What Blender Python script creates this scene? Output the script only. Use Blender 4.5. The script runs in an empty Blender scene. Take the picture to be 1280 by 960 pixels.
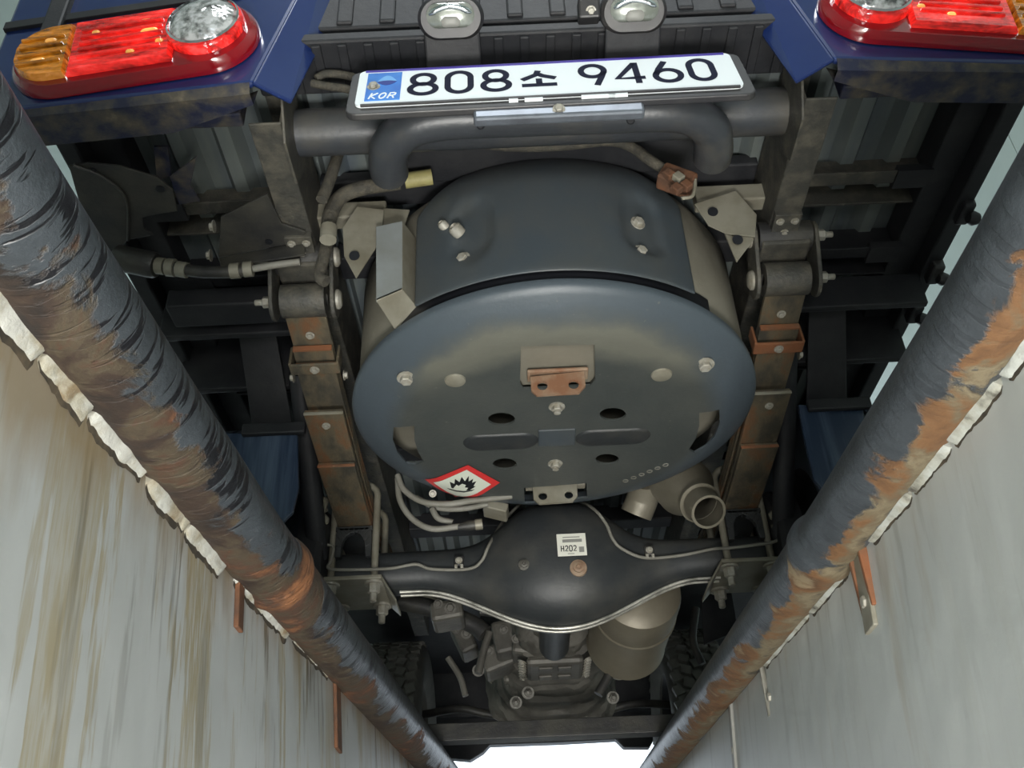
import bpy, bmesh, math, random
from mathutils import Vector, Matrix, noise as mnoise
V = Vector
random.seed(7)
scene = bpy.context.scene
COL = scene.collection

# ------------------------------------------------------------------ camera
FPX = 1200.0
PITCH = math.radians(33.7)
ROLL = math.radians(2.6)
_F = V((0, math.cos(PITCH), math.sin(PITCH)))
_R0 = V((1, 0, 0))
_U0 = V((0, -math.sin(PITCH), math.cos(PITCH)))
_R = _R0 * math.cos(ROLL) - _U0 * math.sin(ROLL)
_U = _R0 * math.sin(ROLL) + _U0 * math.cos(ROLL)
cam_data = bpy.data.cameras.new('camera')
cam_data.sensor_width = 36.0
cam_data.lens = 36.0 * FPX / 1280.0
cam_data.clip_start = 0.02
cam = bpy.data.objects.new('camera', cam_data)
COL.objects.link(cam)
cam.matrix_world = Matrix((( _R.x, _U.x, -_F.x, 0), (_R.y, _U.y, -_F.y, 0), (_R.z, _U.z, -_F.z, 0), (0, 0, 0, 1)))
scene.camera = cam

# ------------------------------------------------------------------ world, lights, exposure
world = bpy.data.worlds.new('world')
scene.world = world
world.use_nodes = True
bg = world.node_tree.nodes['Background']
bg.inputs[0].default_value = (0.80, 0.90, 1.0, 1)
bg.inputs[1].default_value = 2.6
vs = scene.view_settings
vs.view_transform = 'Standard'
vs.look = 'None'
vs.gamma = 1.0
vs.use_curve_mapping = False
vs.exposure = 0.0


def area_light(name, loc, target, sx, sy, power, color):
    l = bpy.data.lights.new(name, 'AREA')
    l.shape = 'RECTANGLE'
    l.size, l.size_y = sx, sy
    l.energy = power
    l.color = color
    o = bpy.data.objects.new(name, l)
    COL.objects.link(o)
    o.location = loc
    o.rotation_euler = (V(target) - V(loc)).to_track_quat('-Z', 'Y').to_euler()
    return o


area_light('pit_floor_lamp', (0.04, -0.20, -1.05), (0.06, 1.0, 1.0), 0.5, 0.4, 52.0, (1.0, 0.98, 0.93))
area_light('pit_back_fill', (0.05, -1.3, -0.45), (0.06, 1.4, 0.6), 0.5, 0.35, 26.0, (1.0, 0.98, 0.94))  # added unseen fill from the back, evens out the light along the walls
area_light('ambient_fill', (0.1, -1.6, 4.7), (0.1, -0.2, 0.5), 1.6, 0.5, 110.0, (0.93, 0.97, 1.0))  # added unseen fill for ambient light from above and behind


# ------------------------------------------------------------------ helpers
def ray(x, y):
    return _F + _R * ((x - 640.0) / FPX) - _U * ((y - 480.0) / FPX)


def pt(x, y, D=None, H=None, X=None):
    d = ray(x, y)
    if D is not None:
        return d * (D / d.y)
    if H is not None:
        return d * (H / d.z)
    return d * (X / d.x)


class MB:
    def __init__(self):
        self.v, self.f = [], []

    def add(self, vs_, fs):
        n = len(self.v)
        self.v += [V(p) for p in vs_]
        self.f += [tuple(i + n for i in f) for f in fs]
        return self

    def box(self, c, s, rot=None):
        hx, hy, hz = s[0] / 2, s[1] / 2, s[2] / 2
        p = [V((sx * hx, sy * hy, sz * hz)) for sz in (-1, 1) for sy in (-1, 1) for sx in (-1, 1)]
        if rot is not None:
            p = [rot @ q for q in p]
        c = V(c)
        return self.add([q + c for q in p], [(0, 2, 3, 1), (4, 5, 7, 6), (0, 1, 5, 4), (2, 6, 7, 3), (0, 4, 6, 2), (1, 3, 7, 5)])

    def bx(self, x0, x1, y0, y1, z0, z1):
        return self.box(((x0 + x1) / 2, (y0 + y1) / 2, (z0 + z1) / 2), (x1 - x0, y1 - y0, z1 - z0))

    def tube(self, path, r, seg=12, caps=True, inner=None):
        path = [V(p) for p in path]
        n = len(path)
        rs = r if isinstance(r, (list, tuple)) else [r] * n
        tang = []
        for i in range(n):
            a = path[max(i - 1, 0)]
            b = path[min(i + 1, n - 1)]
            tang.append((b - a).normalized())
        t0 = tang[0]
        ref = V((0, 0, 1)) if abs(t0.z) < 0.9 else V((1, 0, 0))
        nrm = (ref - t0 * ref.dot(t0)).normalized()
        vs_, fs = [], []
        for i in range(n):
            t = tang[i]
            nrm = (nrm - t * nrm.dot(t)).normalized()
            bi = t.cross(nrm)
            for k in range(seg):
                a = 2 * math.pi * k / seg
                vs_.append(path[i] + (nrm * math.cos(a) + bi * math.sin(a)) * rs[i])
        for i in range(n - 1):
            for k in range(seg):
                k2 = (k + 1) % seg
                fs.append((i * seg + k, i * seg + k2, (i + 1) * seg + k2, (i + 1) * seg + k))
        if caps:
            fs.append(tuple(range(seg - 1, -1, -1)))
            fs.append(tuple((n - 1) * seg + k for k in range(seg)))
        return self.add(vs_, fs)

    def lathe(self, prof, org, axis=(0, 0, 1), seg=32, a0=0.0, a1=2 * math.pi, ref=None, closed_prof=False):
        """prof: list of (radius, height along the axis)."""
        ax = V(axis).normalized()
        if ref is None:
            ref = V((1, 0, 0)) if abs(ax.x) < 0.9 else V((0, 1, 0))
        u = (V(ref) - ax * V(ref).dot(ax)).normalized()
        w = ax.cross(u)
        org = V(org)
        full = abs((a1 - a0) - 2 * math.pi) < 1e-6
        m = seg if full else seg + 1
        vs_, fs = [], []
        for (r, h) in prof:
            for k in range(m):
                a = a0 + (a1 - a0) * k / seg
                vs_.append(org + ax * h + (u * math.cos(a) + w * math.sin(a)) * r)
        np_ = len(prof)
        rng = range(np_) if closed_prof else range(np_ - 1)
        for i in rng:
            j = (i + 1) % np_
            for k in range(seg):
                k2 = (k + 1) % m
                fs.append((i * m + k, i * m + k2, j * m + k2, j * m + k))
        return self.add(vs_, fs)

    def prism(self, pts, ext):
        """polygon of 3D points extruded by the vector ext."""
        pts = [V(p) for p in pts]
        e = V(ext)
        n = len(pts)
        fs = [tuple(range(n - 1, -1, -1)), tuple(range(n, 2 * n))]
        fs += [(i, (i + 1) % n, n + (i + 1) % n, n + i) for i in range(n)]
        return self.add(pts + [p + e for p in pts], fs)

    def stroke(self, pts, w, frame, thick=0.0008, closed=False):
        """flat ribbon along 2D points, frame = (origin, ex, ey, normal)."""
        o, ex, ey, nn = frame
        P = [V((p[0], p[1])) for p in pts]
        n = len(P)
        L, Rr = [], []
        for i in range(n):
            a = P[(i - 1) % n] if (closed or i > 0) else P[i]
            b = P[(i + 1) % n] if (closed or i < n - 1) else P[i]
            t = (b - a)
            if t.length < 1e-9:
                t = V((1, 0))
            t.normalize()
            nn2 = V((-t.y, t.x))
            L.append(P[i] + nn2 * w / 2)
            Rr.append(P[i] - nn2 * w / 2)
        vs_ = []
        for q in L + Rr:
            vs_.append(o + ex * q.x + ey * q.y)
        m = len(vs_)
        vs_ += [p + nn * thick for p in vs_]
        fs = []
        for i in range(n if closed else n - 1):
            j = (i + 1) % n
            fs += [(m + i, m + j, m + n + j, m + n + i), (i, n + i, n + j, j),
                   (i, j, m + j, m + i), (n + i, m + n + i, m + n + j, n + j)]
        if not closed:
            fs += [(0, m, m + n, n), (n - 1, n + n - 1, m + n + n - 1, m + n - 1)]
        return self.add(vs_, fs)

    def mesh(self, name):
        me = bpy.data.meshes.new(name)
        me.from_pydata([tuple(p) for p in self.v], [], self.f)
        me.validate()
        bm = bmesh.new()
        bm.from_mesh(me)
        bmesh.ops.recalc_face_normals(bm, faces=bm.faces)
        bm.to_mesh(me)
        bm.free()
        return me

    def build(self, name, mat, parent=None, smooth=None, bevel=0.0, label=None, subsurf=0):
        return link(name, self.mesh(name), mat, parent, smooth, bevel, label, subsurf)


def link(name, me, mat, parent=None, smooth=None, bevel=0.0, label=None, subsurf=0, matrix=None):
    o = bpy.data.objects.new(name, me)
    COL.objects.link(o)
    if mat is not None and not me.materials:
        me.materials.append(mat)
    if smooth:
        for p in me.polygons:
            p.use_smooth = True
        ang = math.radians(smooth)
        bm = bmesh.new()
        bm.from_mesh(me)
        for e in bm.edges:
            if len(e.link_faces) == 2 and e.calc_face_angle(0) > ang:
                e.smooth = False
        bm.to_mesh(me)
        bm.free()
    if bevel:
        b = o.modifiers.new('bevel', 'BEVEL')
        b.width = bevel
        b.segments = 2
        b.limit_method = 'ANGLE'
    if subsurf:
        s = o.modifiers.new('sub', 'SUBSURF')
        s.levels = s.render_levels = subsurf
    if parent is not None:
        adopt(o, parent)
    if matrix is not None:
        o.matrix_basis = matrix
    if label:
        o['label'] = label
    return o


WORLD_LOC = {}


def adopt(o, parent):
    o.parent = parent
    o.matrix_parent_inverse = Matrix.Translation(-WORLD_LOC.get(parent.name, V((0, 0, 0))))


def empty(name, loc=(0, 0, 0), parent=None, label=None):
    o = bpy.data.objects.new(name, None)
    COL.objects.link(o)
    o.empty_display_size = 0.05
    if parent is not None:
        adopt(o, parent)
    else:
        o.location = loc
        WORLD_LOC[o.name] = V(loc)
    if label:
        o['label'] = label
    return o


def tag(o, label=None, cat=None, group=None, kind=None):
    if label:
        o['label'] = label
    if cat:
        o['category'] = cat
    if group:
        o['group'] = group
    if kind:
        o['kind'] = kind
    return o


def spline(pts, n=6):
    """Catmull-Rom through points."""
    P = [V(p) for p in pts]
    out = []
    for i in range(len(P) - 1):
        p0 = P[i - 1] if i > 0 else P[i] * 2 - P[i + 1]
        p1, p2 = P[i], P[i + 1]
        p3 = P[i + 2] if i + 2 < len(P) else P[i + 1] * 2 - P[i]
        for k in range(n):
            t = k / n
            out.append(0.5 * ((2 * p1) + (p2 - p0) * t + (2 * p0 - 5 * p1 + 4 * p2 - p3) * t * t + (3 * p1 - p0 - 3 * p2 + p3) * t ** 3))
    out.append(P[-1])
    return out


# ------------------------------------------------------------------ materials
def newmat(name):
    m = bpy.data.materials.new(name)
    m.use_nodes = True
    nt = m.node_tree
    return m, nt, nt.nodes['Principled BSDF']


def ramp(nt, src, stops):
    r = nt.nodes.new('ShaderNodeValToRGB')
    els = r.color_ramp.elements
    while len(els) < len(stops):
        els.new(0.5)
    for e, (p, c) in zip(els, stops):
        e.position = p
        e.color = (c[0], c[1], c[2], 1)
    nt.links.new(src, r.inputs[0])
    return r.outputs[0]


def noise_node(nt, scale, detail=6, rough=0.6, sc=(1, 1, 1), dist=0.0, coord='Object'):
    tc = nt.nodes.new('ShaderNodeTexCoord')
    mp = nt.nodes.new('ShaderNodeMapping')
    mp.inputs['Scale'].default_value = sc
    nz = nt.nodes.new('ShaderNodeTexNoise')
    nz.inputs['Scale'].default_value = scale
    nz.inputs['Detail'].default_value = detail
    nz.inputs['Roughness'].default_value = rough
    nz.inputs['Distortion'].default_value = dist
    nt.links.new(tc.outputs[coord], mp.inputs[0])
    nt.links.new(mp.outputs[0], nz.inputs['Vector'])
    return nz.outputs['Fac']


def mixc(nt, fac, a, b, mode='MIX'):
    m = nt.nodes.new('ShaderNodeMix')
    m.data_type = 'RGBA'
    m.blend_type = mode
    for sock, val in ((m.inputs[0], fac), (m.inputs[6], a), (m.inputs[7], b)):
        if hasattr(val, 'is_linked') or hasattr(val, 'links'):
            nt.links.new(val, sock)
        elif isinstance(val, (int, float)):
            sock.default_value = val
        else:
            sock.default_value = (val[0], val[1], val[2], 1)
    return m.outputs[2]


def bump(nt, bsdf, h, strength=0.3, dist=0.004):
    b = nt.nodes.new('ShaderNodeBump')
    b.inputs['Strength'].default_value = strength
    b.inputs['Distance'].default_value = dist
    nt.links.new(h, b.inputs['Height'])
    nt.links.new(b.outputs[0], bsdf.inputs['Normal'])


def simple(name, c1, rough=0.5, metal=0.0, c2=None, scale=9.0, lo=0.45, hi=0.7, bmp=0.0, bscale=60.0, sc=(1, 1, 1), c3=None, coat=0.0, spec=0.5, r2=None):
    m, nt, b = newmat(name)
    b.inputs['Roughness'].default_value = rough
    b.inputs['Metallic'].default_value = metal
    b.inputs['Specular IOR Level'].default_value = spec
    b.inputs['Coat Weight'].default_value = coat
    b.inputs['Coat Roughness'].default_value = 0.08
    b.inputs['Base Color'].default_value = (*c1, 1)
    if c2 is not None:
        f = noise_node(nt, scale, sc=sc)
        stops = [(lo, c1), (hi, c2)]
        if c3 is not None:
            stops.append((min(hi + 0.13, 1.0), c3))
        nt.links.new(ramp(nt, f, stops), b.inputs['Base Color'])
        if r2 is not None:
            nt.links.new(ramp(nt, f, [(lo, (rough,) * 3), (hi, (r2,) * 3)]), b.inputs['Roughness'])
    if bmp:
        bump(nt, b, noise_node(nt, bscale, detail=8, sc=sc), bmp)
    return m


M = {}
M['blue'] = simple('blue_paint', (0.008, 0.022, 0.105), 0.28, 0.0, (0.014, 0.03, 0.12), 5, coat=0.8)
M['blue_dirty'] = simple('dusty_blue_paint', (0.010, 0.014, 0.040), 0.6, 0.0, (0.075, 0.066, 0.050), 26, 0.40, 0.62, 0.4, 90, c3=(0.16, 0.13, 0.09))
M['black'] = simple('black_chassis', (0.022, 0.022, 0.022), 0.5, 0.0, (0.060, 0.057, 0.045), 14, 0.42, 0.75, 0.25, 120)
M['rail'] = simple('dusty_frame_paint', (0.045, 0.044, 0.038), 0.55, 0.0, (0.115, 0.105, 0.08), 30, 0.45, 0.75, 0.5, 150)
M['dark'] = simple('dark_underbody', (0.012, 0.013, 0.016), 0.6, 0.0, (0.03, 0.03, 0.032), 12, 0.45, 0.75, 0.2, 80)
M['tubepaint'] = simple('black_tube_paint', (0.038, 0.042, 0.048), 0.38, 0.0, (0.085, 0.078, 0.062), 8, 0.48, 0.78, 0.12, 140)
M['shield'] = simple('grey_shield_paint', (0.046, 0.058, 0.068), 0.42, 0.0, (0.060, 0.066, 0.066), 10, 0.35, 0.7, 0.05, 200)
M['khaki'] = simple('khaki_tank_paint', (0.145, 0.135, 0.105), 0.6, 0.0, (0.19, 0.18, 0.145), 9, 0.35, 0.7, 0.15, 90)
M['bracket'] = simple('dusty_zinc', (0.235, 0.225, 0.18), 0.5, 0.15, (0.16, 0.145, 0.105), 16, 0.4, 0.7, 0.15, 90, c3=(0.11, 0.085, 0.055))
M['zinc'] = simple('zinc_bolt', (0.34, 0.33, 0.29), 0.5, 0.2, (0.22, 0.2, 0.15), 60, 0.4, 0.7)
M['bluezinc'] = simple('pale_grey_steel', (0.22, 0.24, 0.24), 0.5, 0.1, (0.18, 0.19, 0.18), 14, 0.4, 0.7, 0.1, 90)
M['rubber'] = simple('tyre_rubber', (0.040, 0.052, 0.072), 0.42, 0.0, (0.065, 0.082, 0.105), 5, 0.35, 0.7, 0.15, 60, sc=(6, 1, 1))  # bluish sheen of reflected daylight put into the rubber colour
M['rubber2'] = simple('lugged_tyre_rubber', (0.10, 0.10, 0.09), 0.6, 0.0, (0.16, 0.155, 0.135), 18, 0.35, 0.7, 0.2, 60)
M['corr'] = simple('bed_floor_steel', (0.15, 0.17, 0.16), 0.5, 0.1, (0.085, 0.105, 0.125), 5, 0.4, 0.7, 0.1, 60, sc=(4, 0.6, 1))
M['spring'] = simple('rusty_spring_steel', (0.050, 0.045, 0.034), 0.7, 0.1, (0.105, 0.086, 0.054), 16, 0.36, 0.52, 0.6, 70, c3=(0.150, 0.072, 0.032), sc=(1.6, 0.8, 1))
M['rustred'] = simple('orange_rust', (0.20, 0.075, 0.03), 0.8, 0.0, (0.12, 0.07, 0.04), 25, 0.4, 0.7, 0.5, 90)
M['hose'] = simple('grey_hose', (0.19, 0.185, 0.16), 0.6, 0.0, (0.13, 0.125, 0.10), 20, 0.4, 0.7)
M['harness'] = simple('dusty_cable_loom', (0.045, 0.042, 0.034), 0.8, 0.0, (0.095, 0.085, 0.062), 60, 0.4, 0.7, 0.6, 220)
M['exhaust'] = simple('dull_exhaust_steel', (0.20, 0.185, 0.145), 0.5, 0.25, (0.14, 0.125, 0.09), 8, 0.35, 0.7, 0.15, 60)
M['muffler'] = simple('brown_grey_muffler', (0.19, 0.17, 0.125), 0.45, 0.3, (0.135, 0.12, 0.088), 6, 0.35, 0.7, 0.12, 60)
M['alu'] = simple('dirty_cast_alloy', (0.11, 0.105, 0.09), 0.55, 0.2, (0.06, 0.057, 0.05), 14, 0.4, 0.7, 0.4, 70)
M['axle'] = simple('black_axle_paint', (0.021, 0.024, 0.026), 0.5, 0.0, (0.052, 0.051, 0.045), 11, 0.45, 0.8, 0.12, 120)
M['seam'] = simple('polished_edge', (0.50, 0.49, 0.44), 0.35, 0.5, (0.14, 0.14, 0.12), 14, 0.45, 0.65)
M['white'] = simple('white_plate', (0.80, 0.86, 0.88), 0.35)
M['ink'] = simple('plate_ink', (0.004, 0.006, 0.025), 0.7, spec=0.15)
M['plateblue'] = simple('plate_blue', (0.02, 0.13, 0.55), 0.3, 0.0, (0.05, 0.28, 0.75), 14, 0.35, 0.65)
M['platedark'] = simple('plate_deep_blue', (0.01, 0.03, 0.25), 0.3)
M['platelight'] = simple('plate_light_blue', (0.16, 0.42, 0.80), 0.3)
M['violet'] = simple('violet_edge', (0.035, 0.015, 0.26), 0.3)
M['plastic'] = simple('black_plastic', (0.020, 0.020, 0.023), 0.45, 0.0, (0.05, 0.048, 0.045), 10, 0.5, 0.8)
M['chrome'] = simple('chrome', (0.75, 0.78, 0.8), 0.12, 1.0)
M['satin'] = simple('bright_steel_strip', (0.17, 0.19, 0.22), 0.35, 0.5, (0.12, 0.13, 0.15), 30, 0.4, 0.7)
M['sign_red'] = simple('sticker_red', (0.62, 0.035, 0.035), 0.4)
M['sign_white'] = simple('sticker_white', (0.66, 0.70, 0.60), 0.45)
M['sign_black'] = simple('sticker_black', (0.008, 0.009, 0.012), 0.45)
M['label'] = simple('label_white', (0.72, 0.72, 0.64), 0.45)
M['labelgrey'] = simple('label_grey', (0.25, 0.25, 0.23), 0.5)
M['yellow'] = simple('yellow_tape', (0.30, 0.27, 0.11), 0.6, 0.0, (0.2, 0.175, 0.07), 40)
M['plaster'] = simple('white_caulk', (0.36, 0.36, 0.33), 0.8, 0.0, (0.27, 0.255, 0.20), 26, 0.44, 0.57, 0.9, 45, c3=(0.16, 0.12, 0.07))
M['plaster_r'] = simple('grey_white_caulk', (0.34, 0.355, 0.33), 0.8, 0.0, (0.25, 0.25, 0.21), 24, 0.42, 0.58, 0.9, 45, c3=(0.05, 0.045, 0.035))
M['grime_shadow'] = simple('grime_and_crack_shadow', (0.030, 0.024, 0.016), 0.9, 0.0, (0.10, 0.075, 0.045), 40, 0.45, 0.7)
M['wallcap'] = simple('concrete', (0.28, 0.28, 0.26), 0.85, 0.0, (0.2, 0.2, 0.19), 7, bmp=0.4)
M['garage'] = simple('pale_green_grey_wall_panel', (0.50, 0.56, 0.51), 0.6, 0.0, (0.46, 0.52, 0.48), 3)
M['rustytab'] = simple('rusty_zinc', (0.26, 0.19, 0.13), 0.6, 0.1, (0.20, 0.095, 0.05), 22, 0.4, 0.6, 0.2, 90)
M['darkrust'] = simple('dark_rust', (0.085, 0.042, 0.024), 0.8, 0.1, (0.16, 0.065, 0.028), 30, 0.4, 0.7, 0.6, 60)


M['alu_lens'] = simple('frosted_lamp_lens', (0.20, 0.22, 0.19), 0.25, 0.3, (0.34, 0.36, 0.33), 40, coat=1.0)


def attr(nt, name):
    a = nt.nodes.new('ShaderNodeAttribute')
    a.attribute_name = name
    return a.outputs['Fac']


def math_node(nt, op, a, b_=None, clamp=False):
    m_ = nt.nodes.new('ShaderNodeMath')
    m_.operation = op
    m_.use_clamp = clamp
    for s, v_ in ((m_.inputs[0], a), (m_.inputs[1], b_)):
        if v_ is None:
            continue
        if isinstance(v_, (int, float)):
            s.default_value = v_
        else:
            nt.links.new(v_, s)
    return m_.outputs[0]


def lens_mat(name, col, emis, es, lo=0.3):
    """moulded lens over a reflector: cells and ribs shaded in the colour, reflected light put in as emission."""
    m, nt, b = newmat(name)
    n = noise_node(nt, 30, detail=3, rough=0.7, sc=(0.45, 1, 2.6), dist=0.3)
    vor = nt.nodes.new('ShaderNodeTexVoronoi')
    vor.inputs['Scale'].default_value = 120
    tc = nt.nodes.new('ShaderNodeTexCoord')
    nt.links.new(tc.outputs['Object'], vor.inputs['Vector'])
    f = math_node(nt, 'ADD', math_node(nt, 'MULTIPLY', n, 1.0), math_node(nt, 'MULTIPLY', vor.outputs['Distance'], 0.06))
    nt.links.new(ramp(nt, f, [(0.36, tuple(c * lo for c in col)), (0.60, col), (0.74, tuple(min(1, c * 1.1 + 0.12 * col[0]) for c in col))]), b.inputs['Base Color'])
    b.inputs['Roughness'].default_value = 0.14
    b.inputs['Coat Weight'].default_value = 1.0
    b.inputs['Coat Roughness'].default_value = 0.03
    b.inputs['Emission Color'].default_value = (*emis, 1)  # emission stands in for light the lens only reflects
    nt.links.new(math_node(nt, 'MULTIPLY', ramp(nt, f, [(0.36, (0.15,) * 3), (0.66, (1,) * 3)]), es), b.inputs['Emission Strength'])
    bump(nt, b, math_node(nt, 'ADD', vor.outputs['Distance'], noise_node(nt, 140, detail=2)), 0.45, 0.003)
    return m


M['lens_red'] = lens_mat('red_lens', (0.75, 0.012, 0.012), (1.0, 0.03, 0.02), 0.55)
M['lens_glint'] = lens_mat('painted_lens_glint', (0.9, 0.40, 0.08), (1.0, 0.5, 0.12), 0.9)  # glowing colour for painted glints on the lenses
M['lens_rim'] = simple('dark_red_lens_rim', (0.22, 0.003, 0.008), 0.12, 0.0, (0.28, 0.004, 0.01), 6, coat=1.0)
M['lens_amber'] = lens_mat('amber_lens', (0.60, 0.21, 0.01), (1.0, 0.35, 0.02), 0.16, 0.12)
m, nt, b = newmat('clear_faceted_lens')
nt.links.new(ramp(nt, noise_node(nt, 55, detail=3), [(0.36, (0.12, 0.12, 0.12)), (0.48, (0.48, 0.49, 0.48)), (0.58, (0.85, 0.85, 0.86))]), b.inputs['Base Color'])
b.inputs['Metallic'].default_value = 0.5
b.inputs['Roughness'].default_value = 0.2
b.inputs['Coat Weight'].default_value = 1.0
bump(nt, b, noise_node(nt, 70, detail=1), 0.8, 0.006)
M['lens_clear'] = m


def pipe_mat(name, black, rusts, bias, streak):
    """old paint on steel pipe: attribute rustbias (per vertex) decides where the paint has gone."""
    m, nt, b = newmat(name)
    n1 = noise_node(nt, 13, detail=8, rough=0.66, dist=0.4)
    n2 = noise_node(nt, 20, detail=6, rough=0.7)
    n3 = noise_node(nt, 26, detail=3, rough=0.5, sc=(0.5, 3.6, 0.5), dist=0.6)
    base = ramp(nt, n2, [(0.35, black), (0.7, tuple(c * 1.6 for c in black))])
    dark = ramp(nt, n3, [(0.43, (0, 0, 0)), (0.465, (1, 1, 1))])
    base = mixc(nt, math_node(nt, 'MULTIPLY', math_node(nt, 'SUBTRACT', 1.0, dark), streak), base, (0.006, 0.006, 0.008))
    rust = ramp(nt, math_node(nt, 'ADD', noise_node(nt, 13, detail=7, rough=0.65, dist=0.5), attr(nt, 'tone')), rusts)
    fac = math_node(nt, 'ADD', n1, attr(nt, 'rustbias'))
    fac = math_node(nt, 'ADD', fac, bias)
    fac = ramp(nt, fac, [(0.49, (0, 0, 0)), (0.54, (1, 1, 1))])
    nt.links.new(mixc(nt, fac, base, rust), b.inputs['Base Color'])
    nt.links.new(ramp(nt, fac, [(0.0, (0.38,) * 3), (1.0, (0.72,) * 3)]), b.inputs['Roughness'])
    h = math_node(nt, 'ADD', math_node(nt, 'MULTIPLY', n2, 0.6), math_node(nt, 'MULTIPLY', fac, -0.25))
    h = math_node(nt, 'ADD', h, math_node(nt, 'MULTIPLY', dark, 0.25 * streak))
    bump(nt, b, h, 0.7, 0.006)
    return m


M['pipe_l'] = pipe_mat('black_pipe_with_brown_rust', (0.029, 0.034, 0.039),
                       [(0.36, (0.012, 0.008, 0.006)), (0.46, (0.028, 0.016, 0.010)), (0.53, (0.050, 0.038, 0.022)), (0.60, (0.052, 0.023, 0.012)), (0.70, (0.17, 0.070, 0.027))], 0.0, 1.0)
M['pipe_r'] = pipe_mat('black_pipe_with_orange_rust', (0.031, 0.036, 0.041),
                       [(0.36, (0.055, 0.045, 0.03)), (0.44, (0.16, 0.13, 0.08)), (0.50, (0.11, 0.085, 0.05)), (0.57, (0.135, 0.066, 0.026)), (0.66, (0.085, 0.042, 0.018)), (0.74, (0.19, 0.145, 0.085))], 0.0, 0.2)


def wall_mat(name, base1, base2, stain, stain_amt, dark_amt):
    m, nt, b = newmat(name)
    n = noise_node(nt, 2.2, detail=5)
    c = ramp(nt, n, [(0.35, base1), (0.65, base2)])
    # run-off streaks: noise stretched along the height
    s1 = noise_node(nt, 13, detail=6, rough=0.7, sc=(1, 1, 0.035), dist=0.0)
    s2 = noise_node(nt, 34, detail=4, rough=0.6, sc=(1, 1, 0.06), dist=0.2)
    patch = noise_node(nt, 2.0, detail=3)
    f1 = ramp(nt, s1, [(0.53, (0, 0, 0)), (0.57, (1, 1, 1)), (0.62, (0.45,) * 3), (0.68, (1, 1, 1))])
    f1 = math_node(nt, 'MULTIPLY', f1, ramp(nt, patch, [(0.36, (0.35,) * 3), (0.60, (1,) * 3)]))
    c = mixc(nt, math_node(nt, 'MULTIPLY', f1, stain_amt), c, stain)
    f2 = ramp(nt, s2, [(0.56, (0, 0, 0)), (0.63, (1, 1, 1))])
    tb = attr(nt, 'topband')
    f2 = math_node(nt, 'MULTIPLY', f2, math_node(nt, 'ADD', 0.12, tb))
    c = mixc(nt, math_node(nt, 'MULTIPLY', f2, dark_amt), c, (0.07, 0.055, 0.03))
    # rust washed down below the pipe
    rn = noise_node(nt, 11, detail=6, rough=0.6, sc=(1, 1, 0.16))
    rf = ramp(nt, math_node(nt, 'ADD', rn, math_node(nt, 'MULTIPLY', attr(nt, 'rustwash'), 0.4)), [(0.60, (0, 0, 0)), (0.82, (1, 1, 1))])
    c = mixc(nt, math_node(nt, 'MULTIPLY', rf, 0.75), c, (0.26, 0.19, 0.10))
    nt.links.new(c, b.inputs['Base Color'])
    b.inputs['Roughness'].default_value = 0.42
    hn = noise_node(nt, 26, detail=5, rough=0.5, sc=(1, 1, 0.5))
    hn2 = noise_node(nt, 4, detail=2)
    bump(nt, b, math_node(nt, 'ADD', math_node(nt, 'MULTIPLY', hn, 0.25), hn2), 0.35, 0.012)
    return m


M['wall_l'] = wall_mat('stained_grey_wall_paint', (0.36, 0.375, 0.365), (0.45, 0.47, 0.475), (0.30, 0.25, 0.14), 0.9, 0.9)
M['wall_r'] = wall_mat('grey_wall_paint', (0.40, 0.425, 0.42), (0.47, 0.495, 0.485), (0.40, 0.41, 0.38), 0.3, 0.25)

X0 = 0.062          # truck centre line
GROUND = 0.48       # shop floor beside the pit
AX_D, AX_H = 1.885, 0.794


def hexbolt(r=0.011, h=0.010, washer=True, stud=0.0):
    mb = MB()
    if washer:
        mb.lathe([(0.0, 0), (r * 1.5, 0), (r * 1.5, h * 0.22), (0, h * 0.22)], (0, 0, 0), seg=14)
    mb.lathe([(r, h * 0.2), (r, h), (r * 0.8, h * 1.12), (0, h * 1.12)], (0, 0, 0), seg=6)
    if stud:
        mb.lathe([(r * 0.55, h), (r * 0.55, h + stud), (r * 0.4, h + stud * 1.1), (0, h + stud * 1.1)], (0, 0, 0), seg=10)
    me = mb.mesh('bolt')
    return me


BOLT = hexbolt()
BOLT.materials.append(M['zinc'])
NUT = hexbolt(0.013, 0.020, True, 0.018)
NUT.materials.append(M['zinc'])
NUTDARK = NUT.copy()
NUTDARK.materials.clear()
NUTDARK.materials.append(M['alu'])
BOLTDARK = BOLT.copy()
BOLTDARK.materials.clear()
BOLTDARK.materials.append(M['alu'])
SMALLBOLT = hexbolt(0.007, 0.007)
SMALLBOLT.materials.append(M['zinc'])


def place(me, name, pos, direction, parent, scale=1.0, label=None):
    q = V(direction).to_track_quat('Z', 'Y')
    mt = Matrix.Translation(V(pos)) @ q.to_matrix().to_4x4() @ Matrix.Scale(scale, 4)
    return link(name, me, None, parent, None, 0, label, 0, mt)


# ================================================================== SETTING: pit
def pipe_path(pxs):
    P = [pt(x, y, H=h) for (x, y, h) in pxs]
    back = P[0] + (P[0] - P[1]).normalized() * 1.6
    back.z = P[0].z
    ahead = P[-1] + (P[-1] - P[-2]).normalized() * 1.6
    return [back] + P + [ahead]


PL = pipe_path([(62, 338, 0.455), (312, 676, 0.470), (522, 930, 0.535)])
PR = pipe_path([(1216, 417, 0.455), (1038, 672, 0.470), (858, 911, 0.535)])
RL, RRAD = 0.042, 0.038


def path_at(P, y):
    for a, b_ in zip(P[:-1], P[1:]):
        if a.y <= y <= b_.y:
            t = (y - a.y) / (b_.y - a.y)
            return a.lerp(b_, t)
    return P[0].copy() if y < P[0].y else P[-1].copy()


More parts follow.
